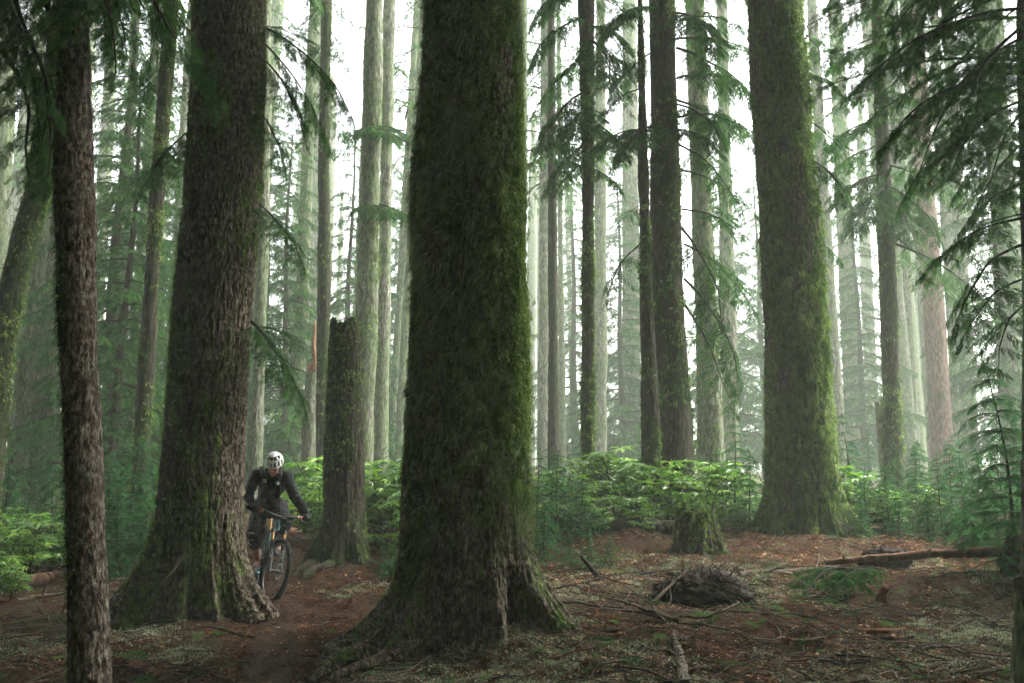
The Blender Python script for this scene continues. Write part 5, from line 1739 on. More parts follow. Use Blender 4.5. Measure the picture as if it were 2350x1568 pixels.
# green bough dropped below the fallen log
def fallen_bough():
    base = at(1985, 1300, 9.4)
    base[2] = g1(base[0], base[1]) + 0.10
    t = empty("fallen_bough", "green hemlock bough drooping over the crooked whitish branch", "bough", None, base)
    rng = np.random.default_rng(4)
    for (x, y, Y) in ((1815, 1362, 8.9), (1850, 1392, 8.5), (1905, 1398, 8.5), (1880, 1340, 9.0), (1990, 1378, 8.7), (2050, 1350, 9.0)):
        e = at(x, y, Y)
        e[2] = g1(e[0], e[1]) + 0.05
        put_branch(t, 'sparse', np.array((rng.normal(0, 0.12), rng.normal(0, 0.12), 0.0)), e - base, rng, 0.3, name="branch")


fallen_bough()

# ------------------------------------------------------------------ bicycle and rider
def pmat(name, color, rough=0.5, metallic=0.0, spec=0.5, nscale=None, namp=0.25, bump=0.0):
    m, nt, out = nmat(name)
    col = color
    b = None
    if nscale:
        n1 = noise(nt, nscale, 4, 0.6)
        col = ramp(nt, [(0.3, tuple(c * (1 - namp) for c in color)), (0.7, tuple(min(1, c * (1 + namp)) for c in color))], n1)
        b = n1 if bump else None
    p = bsdf(nt, out, col, rough, b, bump, 0.004, spec)
    p.inputs["Metallic"].default_value = metallic
    return m


K = dict(
    tyre=pmat("muddy_rubber", (0.028, 0.025, 0.022), 0.85, spec=0.15, nscale=40, namp=0.6, bump=0.5),
    black=pmat("black_metal", (0.016, 0.017, 0.018), 0.35, nscale=30),
    teal=pmat("teal_paint", (0.012, 0.20, 0.23), 0.3, nscale=18, namp=0.4),
    dteal=pmat("dark_teal_paint", (0.008, 0.07, 0.075), 0.35, nscale=18, namp=0.6),
    gold=pmat("gold_anodised_tube", (0.45, 0.27, 0.09), 0.35, 0.4),
    steel=pmat("worn_steel", (0.35, 0.35, 0.34), 0.4, 0.9),
    red=pmat("red_clamp", (0.45, 0.03, 0.03), 0.4),
    tan=pmat("tan_clamp", (0.55, 0.36, 0.20), 0.5),
    grip=pmat("black_rubber", (0.015, 0.015, 0.016), 0.8, spec=0.15),
    print_=pmat("pale_print", (0.50, 0.52, 0.52), 0.6),
    white=pmat("white_helmet_shell", (0.80, 0.81, 0.79), 0.35, nscale=25, namp=0.04),
    liner=pmat("dark_liner", (0.012, 0.012, 0.014), 0.9),
    ink=pmat("black_ink", (0.02, 0.02, 0.02), 0.6),
    jacket=pmat("dark_jacket", (0.008, 0.010, 0.014), 0.6, spec=0.12, nscale=35, namp=0.35, bump=0.3),
    shorts=pmat("black_shorts", (0.012, 0.012, 0.014), 0.7, spec=0.15, nscale=30, namp=0.3, bump=0.3),
    pad=pmat("black_knee_pad", (0.011, 0.012, 0.013), 0.75, spec=0.15, nscale=30),
    glove=pmat("black_glove", (0.014, 0.014, 0.016), 0.65, spec=0.15),
    skin=pmat("skin", (0.36, 0.19, 0.125), 0.55, nscale=60, namp=0.15),
    strap=pmat("black_strap", (0.010, 0.010, 0.012), 0.6, spec=0.15),
    buckle=pmat("grey_buckle", (0.40, 0.44, 0.42), 0.5),
    shoe=pmat("dark_shoe", (0.02, 0.02, 0.022), 0.6),
    eye=pmat("eye_white", (0.6, 0.58, 0.55), 0.3),
    lip=pmat("lips", (0.30, 0.12, 0.09), 0.5),
    beard=pmat("stubble", (0.10, 0.06, 0.045), 0.9, nscale=120, namp=0.5),
)

ALPHA, STEER, LEAN, PD = math.radians(22), math.radians(17), math.radians(6), math.radians(-3)
BP = at(617, 1388, 9.9)
BP[2] = min(BP[2], g1(BP[0], BP[1]) + 0.02)
hx = Vector((math.sin(ALPHA), -math.cos(ALPHA), 0))
BM = Matrix((hx, Vector((0, 0, 1)).cross(hx), Vector((0, 0, 1)))).transposed().to_4x4()
BMAT = Matrix.Translation(Vector(BP)) @ BM @ Matrix.Rotation(-LEAN, 4, 'X') @ Matrix.Rotation(-PD, 4, 'Y')
UA = np.array((-math.cos(math.radians(65)), 0, math.sin(math.radians(65))))
A0 = np.array((-0.040, 0, 0.351))
ST = Matrix.Translation(Vector(A0)) @ Matrix.Rotation(STEER, 4, Vector(UA)) @ Matrix.Translation(-Vector(A0))


def xf(Mx, V):
    Mx = np.array(Mx)
    return np.asarray(V, dtype=float) @ Mx[:3, :3].T + Mx[:3, 3]


def torus(mb, c, R, r, n=64, m=10, mat=0, flat=1.0):
    a = np.arange(n) * 2 * math.pi / n
    b = np.arange(m) * 2 * math.pi / m
    Aa, Bb = np.meshgrid(a, b, indexing='ij')
    rad = R + r * np.cos(Bb)
    V = np.stack([c[0] + rad * np.cos(Aa), c[1] + r * flat * np.sin(Bb), c[2] + rad * np.sin(Aa)], -1).reshape(-1, 3)
    i = np.arange(n)[:, None]
    j = np.arange(m)[None, :]
    F = np.stack([i * m + j, i * m + (j + 1) % m, ((i + 1) % n) * m + (j + 1) % m, ((i + 1) % n) * m + j], -1).reshape(-1, 4)
    mb.add(V, F, mat)


def box(mb, c, sx, sy, sz, X=(1, 0, 0), Y=(0, 1, 0), Z=(0, 0, 1), mat=0):
    X, Y, Z = (np.array(v, dtype=float) for v in (X, Y, Z))
    c = np.array(c, dtype=float)
    V = [c + X * sx * a + Y * sy * b + Z * sz * d for d in (-.5, .5) for b in (-.5, .5) for a in (-.5, .5)]
    F = [(0, 2, 3, 1), (4, 5, 7, 6), (0, 1, 5, 4), (2, 6, 7, 3), (0, 4, 6, 2), (1, 3, 7, 5)]
    mb.add(V, F, mat)


def rod(mb, pts, r, n=10, mat=0):
    tube_closed(mb, np.array(pts, dtype=float), r, n, mat)


def put(name, mb, mats, parent, Mx=None, smooth=True):
    V, fs, ms, A = mb.arrays()
    if Mx is not None:
        V = xf(Mx, V)
    me = mesh_np(name, V, fs, [K[m] for m in mats], np.concatenate(ms), None, smooth)
    return obj(name, me, parent)


bike = empty("bicycle", "dark teal mountain bike with golden fork tubes ridden down the trail", "bicycle")
bike.matrix_world = BMAT


def wheel(cx, Mx, seed):
    c = (cx, 0, 0.37)
    w = empty("wheel")
    w.parent = bike
    mb = MB()
    torus(mb, c, 0.340, 0.029, 72, 12)
    for k in range(60):
        a = k * 2 * math.pi / 60
        rd = np.array((math.cos(a), 0, math.sin(a)))
        tn = np.array((-math.sin(a), 0, math.cos(a)))
        for y, q in ((-0.019, 0.022), (0.0, 0.029), (0.019, 0.022)):
            if (k % 2 == 0) == (y == 0):
                box(mb, np.array(c) + rd * (0.340 + q + 0.001) + np.array((0, y, 0)), 0.011, 0.011, 0.010, rd, (0, 1, 0), tn)
    put("tyre", mb, ['tyre'], w, Mx)
    mb = MB()
    torus(mb, c, 0.306, 0.011, 64, 8, 0, 1.4)
    put("rim", mb, ['black'], w, Mx)
    mb = MB()
    for k in range(28):
        a = k * 2 * math.pi / 28
        y = 0.028 if k % 2 else -0.028
        b = a + (0.5 if (k // 2) % 2 else -0.5)
        rod(mb, [np.array(c) + (0.027 * math.cos(b), y, 0.027 * math.sin(b)), np.array(c) + (0.30 * math.cos(a), 0, 0.30 * math.sin(a))], 0.0012, 4)
    put("spokes", mb, ['black'], w, Mx)
    mb = MB()
    rod(mb, [(cx, -0.055, 0.37), (cx, 0.055, 0.37)], 0.021, 14)
    put("hub", mb, ['black'], w, Mx)
    mb = MB()
    torus(mb, (cx, 0.047, 0.37), 0.082, 0.010, 40, 6, 0, 0.08)
    for k in range(5):
        a = k * 1.2566
        rod(mb, [(cx, 0.047, 0.37), (cx + 0.08 * math.cos(a), 0.047, 0.37 + 0.08 * math.sin(a))], 0.0025, 4)
    put("brake_disc", mb, ['steel'], w, Mx)


wheel(0.0, ST, 1)
wheel(-1.2, None, 2)
# fork
fk = empty("fork"); fk.parent = bike
mb = MB()
ft = {}
for s in (-1, 1):
    ax = np.array((0, s * 0.070, 0.37))
    top = ax + UA * 0.34
    rod(mb, [ax - UA * 0.02, ax + UA * 0.06, top - UA * 0.01, top], [0.022, 0.021, 0.0235, 0.0245], 14)
    ft[s] = (ax, top)
arch = [ft[-1][1] - UA * 0.03 + np.array((0.022, 0, 0)), ft[-1][1] + UA * 0.045 + np.array((0.028, 0.022, 0)), ft[1][1] + UA * 0.045 + np.array((0.028, -0.022, 0)), ft[1][1] - UA * 0.03 + np.array((0.022, 0, 0))]
rod(mb, interp_path(arch, 16), 0.012, 8)
put("lower_legs", mb, ['black'], fk, ST)
for s in (-1, 1):
    mb = MB()
    rod(mb, [ft[s][1] - UA * 0.02, ft[s][0] + UA * 0.45], 0.0185, 14)
    put("stanchion", mb, ['gold'], fk, ST)
mb = MB()
cr = A0 + UA * 0.46
rod(mb, [ft[-1][0] + UA * 0.435, ft[-1][0] + UA * 0.48], 0.026, 14)
rod(mb, [ft[1][0] + UA * 0.435, ft[1][0] + UA * 0.48], 0.026, 14)
rod(mb, interp_path([ft[-1][0] + UA * 0.46, cr + np.array((-0.01, 0, 0.01)), ft[1][0] + UA * 0.46], 9), 0.022, 10)
put("crown", mb, ['black'], fk, ST)
# frame
fr = empty("frame"); fr.parent = bike
HT, HB = A0 + UA * 0.60, A0 + UA * 0.485
BB = np.array((-0.77, 0, 0.34))
SJ = np.array((-0.935, 0, 0.70))
mb = MB()
rod(mb, [HB, HT], [0.031, 0.029], 16)
put("head_tube", mb, ['teal'], fr)
mb = MB()
rod(mb, interp_path([HT - UA * 0.03, (-0.60, 0, 0.76), SJ], 12), 0.021, 12)
rod(mb, interp_path([HB + UA * 0.03, (-0.43, 0, 0.54), BB + np.array((0.02, 0, 0.03))], 12), np.linspace(0.030, 0.033, 12), 12)
rod(mb, [BB, SJ], 0.019, 12)
rod(mb, [BB + (0, -0.045, 0), BB + (0, 0.045, 0)], 0.030, 14)
put("front_triangle", mb, ['dteal'], fr)
mb = MB()
for s in (-1, 1):
    rod(mb, interp_path([BB + (-0.03, s * 0.03, 0.02), (-0.98, s * 0.055, 0.36), (-1.2, s * 0.072, 0.37)], 8), 0.011, 8)
    rod(mb, interp_path([SJ + (0.02, s * 0.02, -0.05), (-1.02, s * 0.05, 0.58), (-1.2, s * 0.072, 0.37)], 8), 0.010, 8)
put("rear_triangle", mb, ['teal'], fr)
mb = MB()
rod(mb, [SJ, SJ + np.array((-0.07, 0, 0.16))], 0.0155, 10)
put("seatpost", mb, ['gold'], bike)
mb = MB()
SD = SJ + np.array((-0.07, 0, 0.18))
prof = [(-0.13, 0.065), (-0.10, 0.072), (-0.04, 0.05), (0.03, 0.025), (0.12, 0.018), (0.135, 0.01)]
P = np.array([SD + (x, 0, 0) for x, w in prof])
V, F = tube(P, [w for x, w in prof], 14)
V[:, 2] = SD[2] + (V[:, 2] - SD[2]) * 0.35
mb.add(V, F, 0)
put("saddle", mb, ['black'], bike)
# cranks, pedals, chainring
CA = math.radians(32)
mb = MB()
PED = {}
for s in (-1, 1):
    d = np.array((math.cos(CA), 0, math.sin(CA) * -1)) * (1 if s < 0 else -1)
    p0 = BB + np.array((0, s * 0.065, 0))
    p1 = p0 + d * 0.17 + np.array((0, s * 0.012, 0))
    rod(mb, [p0, p1], [0.016, 0.012], 8)
    PED[s] = p1 + np.array((0, s * 0.055, 0))
torus(mb, BB + np.array((0, -0.05, 0)), 0.062, 0.006, 32, 6)
put("crankset", mb, ['black'], bike)
for s in (-1, 1):
    mb = MB()
    box(mb, PED[s], 0.10, 0.10, 0.018)
    put("pedal", mb, ['teal' if s < 0 else 'black'], bike, smooth=False)
mb = MB()
CH = [BB + np.array((0.0, -0.05, 0.064)), np.array((-1.2, -0.05, 0.41))]
CH2 = [BB + np.array((0.0, -0.05, -0.064)), np.array((-1.18, -0.05, 0.26))]
rod(mb, CH, 0.004, 5); rod(mb, CH2, 0.004, 5)
torus(mb, (-1.2, -0.05, 0.37), 0.075, 0.018, 30, 6, 0, 0.4)
rod(mb, [(-1.2, -0.06, 0.34), (-1.16, -0.06, 0.24)], 0.014, 8)
put("drivetrain", mb, ['steel'], bike)
# handlebar
hb = empty("handlebar"); hb.parent = bike
SC = A0 + UA * 0.645
BC = SC + np.array((0.05, 0, 0.012))
mb = MB()
rod(mb, [A0 + UA * 0.595, A0 + UA * 0.665], 0.020, 12)
rod(mb, [SC, BC], 0.021, 10)
put("stem", mb, ['black'], hb, ST)
GR = {s: BC + np.array((-0.055, s * 0.345, 0.035)) for s in (-1, 1)}
GE = {s: BC + np.array((-0.068, s * 0.40, 0.037)) for s in (-1, 1)}
mb = MB()
rod(mb, interp_path([GE[-1], GR[-1] + (0.03, 0.12, 0), BC + (0, -0.13, 0.018), BC + (0, -0.03, 0), BC + (0, 0.03, 0), BC + (0, 0.13, 0.018), GR[1] + (0.03, -0.12, 0), GE[1]], 40), 0.0145, 10)
put("bar", mb, ['black'], hb, ST)
for s in (-1, 1):
    dirg = (GE[s] - GR[s]) / np.linalg.norm(GE[s] - GR[s])
    mb = MB()
    rod(mb, [GR[s] - dirg * 0.075, GE[s] + dirg * 0.006], 0.0175, 12)
    gp = put("grip", mb, ['grip'], hb, ST)
    mb = MB()
    rod(mb, [GR[s] - dirg * 0.100, GR[s] - dirg * 0.077], 0.022, 12)
    put("grip_clamp", mb, ['red'], hb, ST)
    mb = MB()
    rod(mb, [GR[s] - dirg * 0.135, GR[s] - dirg * 0.112], 0.021, 12)
    put("lever_clamp", mb, ['tan'], hb, ST)
    mb = MB()
    b0 = GR[s] - dirg * 0.125 + np.array((0.022, 0, -0.016))
    rod(mb, interp_path([b0, b0 + np.array((0.035, 0, -0.012)) + dirg * 0.03, b0 + np.array((0.04, 0, -0.03)) + dirg * 0.13], 8), [0.010, 0.009, 0.007, 0.006, 0.006, 0.006, 0.005, 0.004], 7)
    put("brake_lever", mb, ['black'], hb, ST)
    mb = MB()
    rod(mb, interp_path([b0, b0 + np.array((0.10, -s * 0.10, -0.03)), BC + np.array((0.12, s * 0.05, -0.10)), HB + np.array((0.03, s * 0.02, 0.02))], 18), 0.0028, 5)
    put("brake_cable", mb, ['black'], hb, ST)


def lettering(txt, size, Mx, mat, parent, name="lettering", extrude=0.0006):
    cu = bpy.data.curves.new(name, 'FONT')
    cu.body = txt
    cu.size = size
    cu.align_x = 'CENTER'
    cu.align_y = 'CENTER'
    cu.extrude = extrude
    tmp = bpy.data.objects.new(name, cu)
    COL.objects.link(tmp)
    me = bpy.data.meshes.new_from_object(tmp.evaluated_get(bpy.context.evaluated_depsgraph_get()))
    bpy.data.objects.remove(tmp)
    me.name = name
    me.materials.clear()
    me.materials.append(K[mat])
    o = bpy.data.objects.new(name, me)
    COL.objects.link(o)
    o.parent = parent
    o.matrix_local = Mx
    return o


for s in (-1, 1):        # the three letters down each fork leg, facing forward
    mid_ = (ft[s][0] + ft[s][1]) / 2
    nrm = np.array((UA[2], s * -0.35 if False else 0, -UA[0]))
    nrm = nrm / np.linalg.norm(nrm)
    nrm = nrm * 0.9 + np.array((0, -0.43, 0))
    nrm /= np.linalg.norm(nrm)
    X = -UA
    Yv = np.cross(nrm, X)
    Mx = Matrix((Vector(X), Vector(Yv), Vector(nrm))).transposed().to_4x4()
    Mx = Matrix.Translation(Vector(mid_ + UA * 0.02 + nrm * 0.0242)) @ Mx
    lettering("FOX", 0.052, ST @ Mx, 'print_', fk)


# ---- rider
def capsule(mb, a, ra, b, rb, n=14, flat=None):
    a, b = np.array(a, dtype=float), np.array(b, dtype=float)
    d = b - a
    L = np.linalg.norm(d)
    if L < 1e-6:
        d, L = np.array((0, 0, 1e-6)), 1e-6
    d = d / L
    pts, rs = [], []
    for q in np.linspace(-math.pi / 2 + 0.12, 0, 5):
        pts.append(a + d * ra * math.sin(q)); rs.append(ra * math.cos(q))
    for q in np.linspace(0, math.pi / 2 - 0.12, 5):
        pts.append(b + d * rb * math.sin(q)); rs.append(rb * math.cos(q))
    tube_closed(mb, np.array(pts), np.array(rs), n)


def ellipsoid(mb, c, rx, ry, rz, X=(1, 0, 0), Y=(0, 1, 0), Z=(0, 0, 1), n=20, m=14):
    th = np.linspace(0.02, math.pi - 0.02, m)
    ph = np.arange(n) * 2 * math.pi / n
    T, Pp = np.meshgrid(th, ph, indexing='ij')
    R_ = np.stack([np.array(X, dtype=float), np.array(Y, dtype=float), np.array(Z, dtype=float)], -1)
    L = np.stack([rx * np.sin(T) * np.cos(Pp), ry * np.sin(T) * np.sin(Pp), rz * np.cos(T)], -1).reshape(-1, 3)
    V = np.array(c) + L @ R_.T
    mb.add(V, grid_faces(m, n), 0)
    for e in (0, m - 1):
        idx = e * n + np.arange(n)
        FF = np.array([(k, (k + 1) % n, n) for k in range(n)])
        mb.add(np.vstack([V[idx], V[idx].mean(0)]), FF, 0)


def blob(name, mb, voxel, mat, parent, it=4, crease=0.0, cf=22, stretch=None):
    """union of the pieces as one continuous skin"""
    V, fs, ms, A = mb.arrays()
    me = mesh_np(name, V, fs)
    o = bpy.data.objects.new(name, me)
    COL.objects.link(o)
    md = o.modifiers.new("r", 'REMESH')
    md.mode = 'VOXEL'
    md.voxel_size = voxel
    sm = o.modifiers.new("s", 'SMOOTH')
    sm.factor = 0.5
    sm.iterations = it
    dg = bpy.context.evaluated_depsgraph_get()
    me2 = bpy.data.meshes.new_from_object(o.evaluated_get(dg))
    bpy.data.objects.remove(o)
    me2.name = name
    if crease:
        n = len(me2.vertices)
        co = np.zeros(n * 3, dtype=np.float32)
        no = np.zeros(n * 3, dtype=np.float32)
        me2.vertices.foreach_get("co", co)
        me2.vertex_normals.foreach_get("vector", no)
        co, no = co.reshape(-1, 3).astype(float), no.reshape(-1, 3).astype(float)
        sx = np.array((1, 1, 1.8)) if stretch is None else np.array(stretch)
        h = np.abs(vnoise(co * cf * sx, 3)) + 0.5 * np.abs(vnoise(co * cf * 2.1 * sx, 5))
        co = co + no * ((h - 0.35) * crease)[:, None]
        me2.vertices.foreach_set("co", co.astype(np.float32).ravel())
    me2.polygons.foreach_set("use_smooth", np.ones(len(me2.polygons), dtype=bool))
    me2.materials.clear()
    me2.materials.append(K[mat])
    me2.update()
    return obj(name, me2, parent)


person = empty("person", "cyclist in a white helmet, dark jacket and knee pads leaning over the handlebars", "person")
wb = lambda p: xf(BMAT, np.array(p)[None])[0]
ws = lambda p: xf(BMAT @ ST, np.array(p)[None])[0]
SH = {-1: at(588, 1090, 10.12), 1: at(659, 1097, 10.14)}
EL = {-1: at(570, 1131, 9.98), 1: at(676, 1139, 10.02)}
NK = at(624, 1082, 10.12)
CHS = at(621, 1105, 10.22)
BEL = at(617, 1140, 10.45)
HIPC = at(618, 1160, 10.72)
HP = {-1: HIPC + np.array((-0.10, 0, -0.02)), 1: HIPC + np.array((0.10, 0.02, -0.02))}
KN = {-1: at(581, 1236, 10.22), 1: at(655, 1203, 10.20)}
FT = {s: wb(PED[s]) + np.array((0, 0, 0.03)) for s in (-1, 1)}
AN = {s: FT[s] + np.array((0, 0.09, 0.085)) for s in (-1, 1)}
HD = at(629, 1066, 9.97)
hf = np.array((-0.06, -0.84, -0.52)); hf /= np.linalg.norm(hf)
hr = np.cross(hf, (0.10, 0, 1.0)); hr /= np.linalg.norm(hr)
hu = np.cross(hr, hf)
WR, PALM, BARD, GPOS = {}, {}, {}, {}
bfw = (np.array(BMAT @ ST)[:3, 0])
bup = (np.array(BMAT @ ST)[:3, 2])
for s in (-1, 1):
    GPOS[s] = ws(GR[s] + (GE[s] - GR[s]) * 0.1)
    BARD[s] = ws(GE[s]) - ws(GR[s])
    BARD[s] /= np.linalg.norm(BARD[s])
    WR[s] = GPOS[s] - bfw * 0.065 + bup * 0.055

# body: one continuous figure with face
mb = MB()
capsule(mb, NK, 0.058, HD - hu * 0.03 - hf * 0.02, 0.056)
ellipsoid(mb, HD + hu * 0.02 - hf * 0.01, 0.076, 0.096, 0.098, hr, hf, hu)
ellipsoid(mb, HD + hf * 0.03 - hu * 0.055, 0.058, 0.062, 0.062, hr, hf, hu)
capsule(mb, HD + hf * 0.070 - hu * 0.098, 0.024, HD + hf * 0.066 - hu * 0.094, 0.026)     # chin
capsule(mb, HD + hf * 0.088 + hu * 0.002, 0.010, HD + hf * 0.110 - hu * 0.036, 0.013)      # nose
capsule(mb, HD + hf * 0.100 - hu * 0.038 - hr * 0.010, 0.008, HD + hf * 0.100 - hu * 0.038 + hr * 0.010, 0.008)
for s in (-1, 1):
    capsule(mb, HD + hf * 0.082 + hu * 0.016 + hr * s * 0.018, 0.011, HD + hf * 0.070 + hu * 0.018 + hr * s * 0.046, 0.010)   # brow
    capsule(mb, HD + hf * 0.060 - hu * 0.028 + hr * s * 0.045, 0.018, HD + hf * 0.050 - hu * 0.03 + hr * s * 0.055, 0.015)     # cheek
    ellipsoid(mb, HD + hr * s * 0.080 - hf * 0.01 - hu * 0.01, 0.010, 0.020, 0.032, hr, hf, hu, 10, 8)                         # ear
capsule(mb, CHS, 0.115, BEL, 0.105)
capsule(mb, BEL, 0.105, HIPC, 0.115)
for s in (-1, 1):
    capsule(mb, NK - (0, 0, 0.03), 0.05, SH[s], 0.058)
    capsule(mb, CHS, 0.09, SH[s], 0.06)
    capsule(mb, SH[s], 0.052, EL[s], 0.040)
    capsule(mb, EL[s], 0.040, WR[s], 0.027)
    capsule(mb, WR[s], 0.026, GPOS[s] - bfw * 0.02 + bup * 0.03, 0.024)
    capsule(mb, HP[s], 0.085, KN[s], 0.056)
    capsule(mb, KN[s], 0.055, KN[s] * 0.6 + AN[s] * 0.4 + np.array((0, 0.02, 0)), 0.052)
    capsule(mb, KN[s] * 0.6 + AN[s] * 0.4 + np.array((0, 0.02, 0)), 0.052, AN[s], 0.034)
    capsule(mb, AN[s], 0.034, FT[s] + np.array((0, -0.06, 0.0)), 0.03)
body = blob("body", mb, 0.0075, 'skin', person, 3)
# face details
for s in (-1, 1):
    mb = MB(); ellipsoid(mb, HD + hf * 0.0765 + hr * s * 0.032 + hu * 0.0, 0.012, 0.010, 0.008, hr, hf, hu, 10, 8)
    put("eye", mb, ['eye'], person)
mb = MB()
rod(mb, interp_path([HD + hf * 0.083 - hu * 0.066 - hr * 0.022, HD + hf * 0.094 - hu * 0.064, HD + hf * 0.083 - hu * 0.066 + hr * 0.022], 7), [0.003, 0.005, 0.006, 0.006, 0.006, 0.005, 0.003], 8)
put("mouth", mb, ['lip'], person)
# jacket
mb = MB()
capsule(mb, NK + (0, 0, -0.01), 0.075, CHS, 0.135)
capsule(mb, CHS, 0.138, BEL, 0.128)
capsule(mb, CHS + np.array((-0.05, 0, 0)), 0.115, CHS + np.array((0.05, 0, 0)), 0.115)
capsule(mb, BEL, 0.128, HIPC + np.array((0, -0.04, 0.03)), 0.145)
capsule(mb, NK - hf * 0.04 + (0, 0, 0.015), 0.068, NK - hf * 0.05 - np.array((0, 0, 0.04)), 0.08)
for s in (-1, 1):
    capsule(mb, NK - (0, 0, 0.035), 0.07, SH[s], 0.074)
    capsule(mb, CHS, 0.12, SH[s] - (0, 0, 0.02), 0.078)
    capsule(mb, SH[s], 0.074, (SH[s] + EL[s]) / 2, 0.066)
    capsule(mb, (SH[s] + EL[s]) / 2, 0.066, EL[s], 0.060)
    capsule(mb, EL[s], 0.060, (EL[s] + WR[s]) / 2, 0.054)
    capsule(mb, (EL[s] + WR[s]) / 2, 0.054, WR[s] * 0.93 + EL[s] * 0.07, 0.040)
blob("jacket", mb, 0.009, 'jacket', person, 4, 0.013, 11, (1.0, 1.0, 2.4))
# shorts
mb = MB()
capsule(mb, HIPC + (0, 0, 0.02), 0.14, HIPC - (0, 0, 0.03), 0.135)
for s in (-1, 1):
    capsule(mb, HP[s], 0.115, (HP[s] + KN[s]) / 2, 0.098)
    capsule(mb, (HP[s] + KN[s]) / 2, 0.098, KN[s] * 0.86 + HP[s] * 0.14, 0.085)
blob("shorts", mb, 0.010, 'shorts', person, 3, 0.016, 13)
# knee pads
for s in (-1, 1):
    mb = MB()
    dn = (AN[s] - KN[s]); dn /= np.linalg.norm(dn)
    up = (HP[s] - KN[s]); up /= np.linalg.norm(up)
    capsule(mb, KN[s] + up * 0.06, 0.068, KN[s], 0.070)
    capsule(mb, KN[s], 0.070, KN[s] + dn * 0.12 + np.array((0, 0.01, 0)), 0.062)
    capsule(mb, KN[s] + np.array((0, -0.028, 0.01)), 0.050, KN[s] + np.array((0, -0.018, -0.06)), 0.046)
    kp = blob("knee_pad", mb, 0.008, 'pad', person, 3, 0.006, 30)
    mb = MB()
    q = np.array((-0.01, -0.070, 0.070)) + KN[s]
    box(mb, q, 0.07, 0.006, 0.011)
    put("pad_print", mb, ['print_'], kp, smooth=False)
    mb = MB()
    P = KN[s] + np.array([(0.02, -0.074, -0.01), (-0.032, -0.066, -0.012), (-0.036, -0.066, -0.045), (0.0, -0.070, -0.075)])
    rod(mb, interp_path(P, 12), 0.005, 5)
    put("pad_print", mb, ['print_'], kp)
# gloves with fingers closed round the grips
for s in (-1, 1):
    mb = MB()
    G, a = GPOS[s], BARD[s]
    kn = [G + a * (0.036 - 0.022 * k) + bup * 0.028 + bfw * (0.012 + 0.004 * (k in (1, 2))) for k in range(4)]
    pb = G - bfw * 0.035 + bup * 0.036
    capsule(mb, WR[s] - (G - WR[s]) * 0.15, 0.036, WR[s], 0.033)
    for k in range(4):
        capsule(mb, WR[s] + a * (0.016 - 0.011 * k), 0.019, kn[k], 0.0135)
        on_lever = (k == 3)
        rr_ = (0.0105, 0.0115, 0.0115, 0.011)[k]
        if on_lever:
            p1, p2, p3 = kn[k] + bfw * 0.038 - bup * 0.006, kn[k] + bfw * 0.060 - bup * 0.028, kn[k] + bfw * 0.052 - bup * 0.050
        else:
            ln = (0.85, 1.0, 1.08, 1.0)[k]
            p1, p2, p3 = kn[k] + bfw * 0.026 * ln - bup * 0.018, kn[k] + bfw * 0.014 * ln - bup * 0.047 * ln, kn[k] - bfw * 0.012 - bup * 0.052
        capsule(mb, kn[k], 0.0125, p1, rr_)
        capsule(mb, p1, rr_, p2, rr_ * 0.95)
        capsule(mb, p2, rr_ * 0.95, p3, rr_ * 0.85)
    t0 = WR[s] - a * 0.026 + bfw * 0.01 - bup * 0.006
    t1 = G - a * 0.052 - bfw * 0.012 + bup * 0.012
    t2 = G - a * 0.056 + bfw * 0.016 - bup * 0.012
    t3 = G - a * 0.040 + bfw * 0.026 - bup * 0.026
    capsule(mb, t0, 0.017, t1, 0.0145); capsule(mb, t1, 0.0145, t2, 0.012); capsule(mb, t2, 0.012, t3, 0.010)
    gl = blob("glove", mb, 0.004, 'glove', person, 2)
    mb = MB()
    box(mb, kn[1] * 0.5 + WR[s] * 0.5 + bup * 0.021, 0.03, 0.010, 0.004, a, bfw, bup)
    put("glove_print", mb, ['print_'], gl, smooth=False)
# shoes
for s in (-1, 1):
    mb = MB()
    t = FT[s]
    capsule(mb, t + np.array((0, 0.14, 0.02)), 0.042, t + np.array((0, 0.02, 0.012)), 0.045)
    capsule(mb, t + np.array((0, 0.02, 0.012)), 0.045, t + np.array((0, -0.10, -0.002)), 0.036)
    capsule(mb, t + np.array((0, 0.12, 0.03)), 0.045, AN[s] + np.array((0, 0.01, 0.02)), 0.046)
    blob("shoe", mb, 0.008, 'shoe', person, 3)
# chest straps and buckles of the pack
for s, pts, bk in ((-1, [SH[-1] + np.array((0.065, -0.02, 0.088)), at(605, 1092, 9.985), at(607, 1105, 9.99), at(606, 1122, 10.11), at(602, 1140, 10.26)], (607, 1101, 9.965)),
                   (1, [SH[1] + np.array((-0.085, -0.02, 0.085)), at(642, 1093, 9.99), at(637, 1107, 9.99), at(640, 1124, 10.11), at(636, 1142, 10.26)], (636, 1107, 9.965))):
    mb = MB()
    P = interp_path(pts, 16)
    V, F = tube(P, 0.030, 10)
    C = np.repeat(P, 10, 0)
    V = C + (V - C) * np.array((1, 0.45, 0.6))
    mb.add(V, F, 0)
    st = put("pack_strap", mb, ['strap'], person)
    mb = MB()
    c = at(*bk)
    box(mb, c, 0.042, 0.012, 0.010)
    box(mb, c - np.array((-0.004, 0, 0.022)), 0.036, 0.012, 0.022)
    put("buckle", mb, ['buckle'], st, smooth=False)
mb = MB()
ellipsoid(mb, CHS + np.array((0, 0.22, 0.0)), 0.14, 0.10, 0.18)
put("backpack", mb, ['strap'], person)
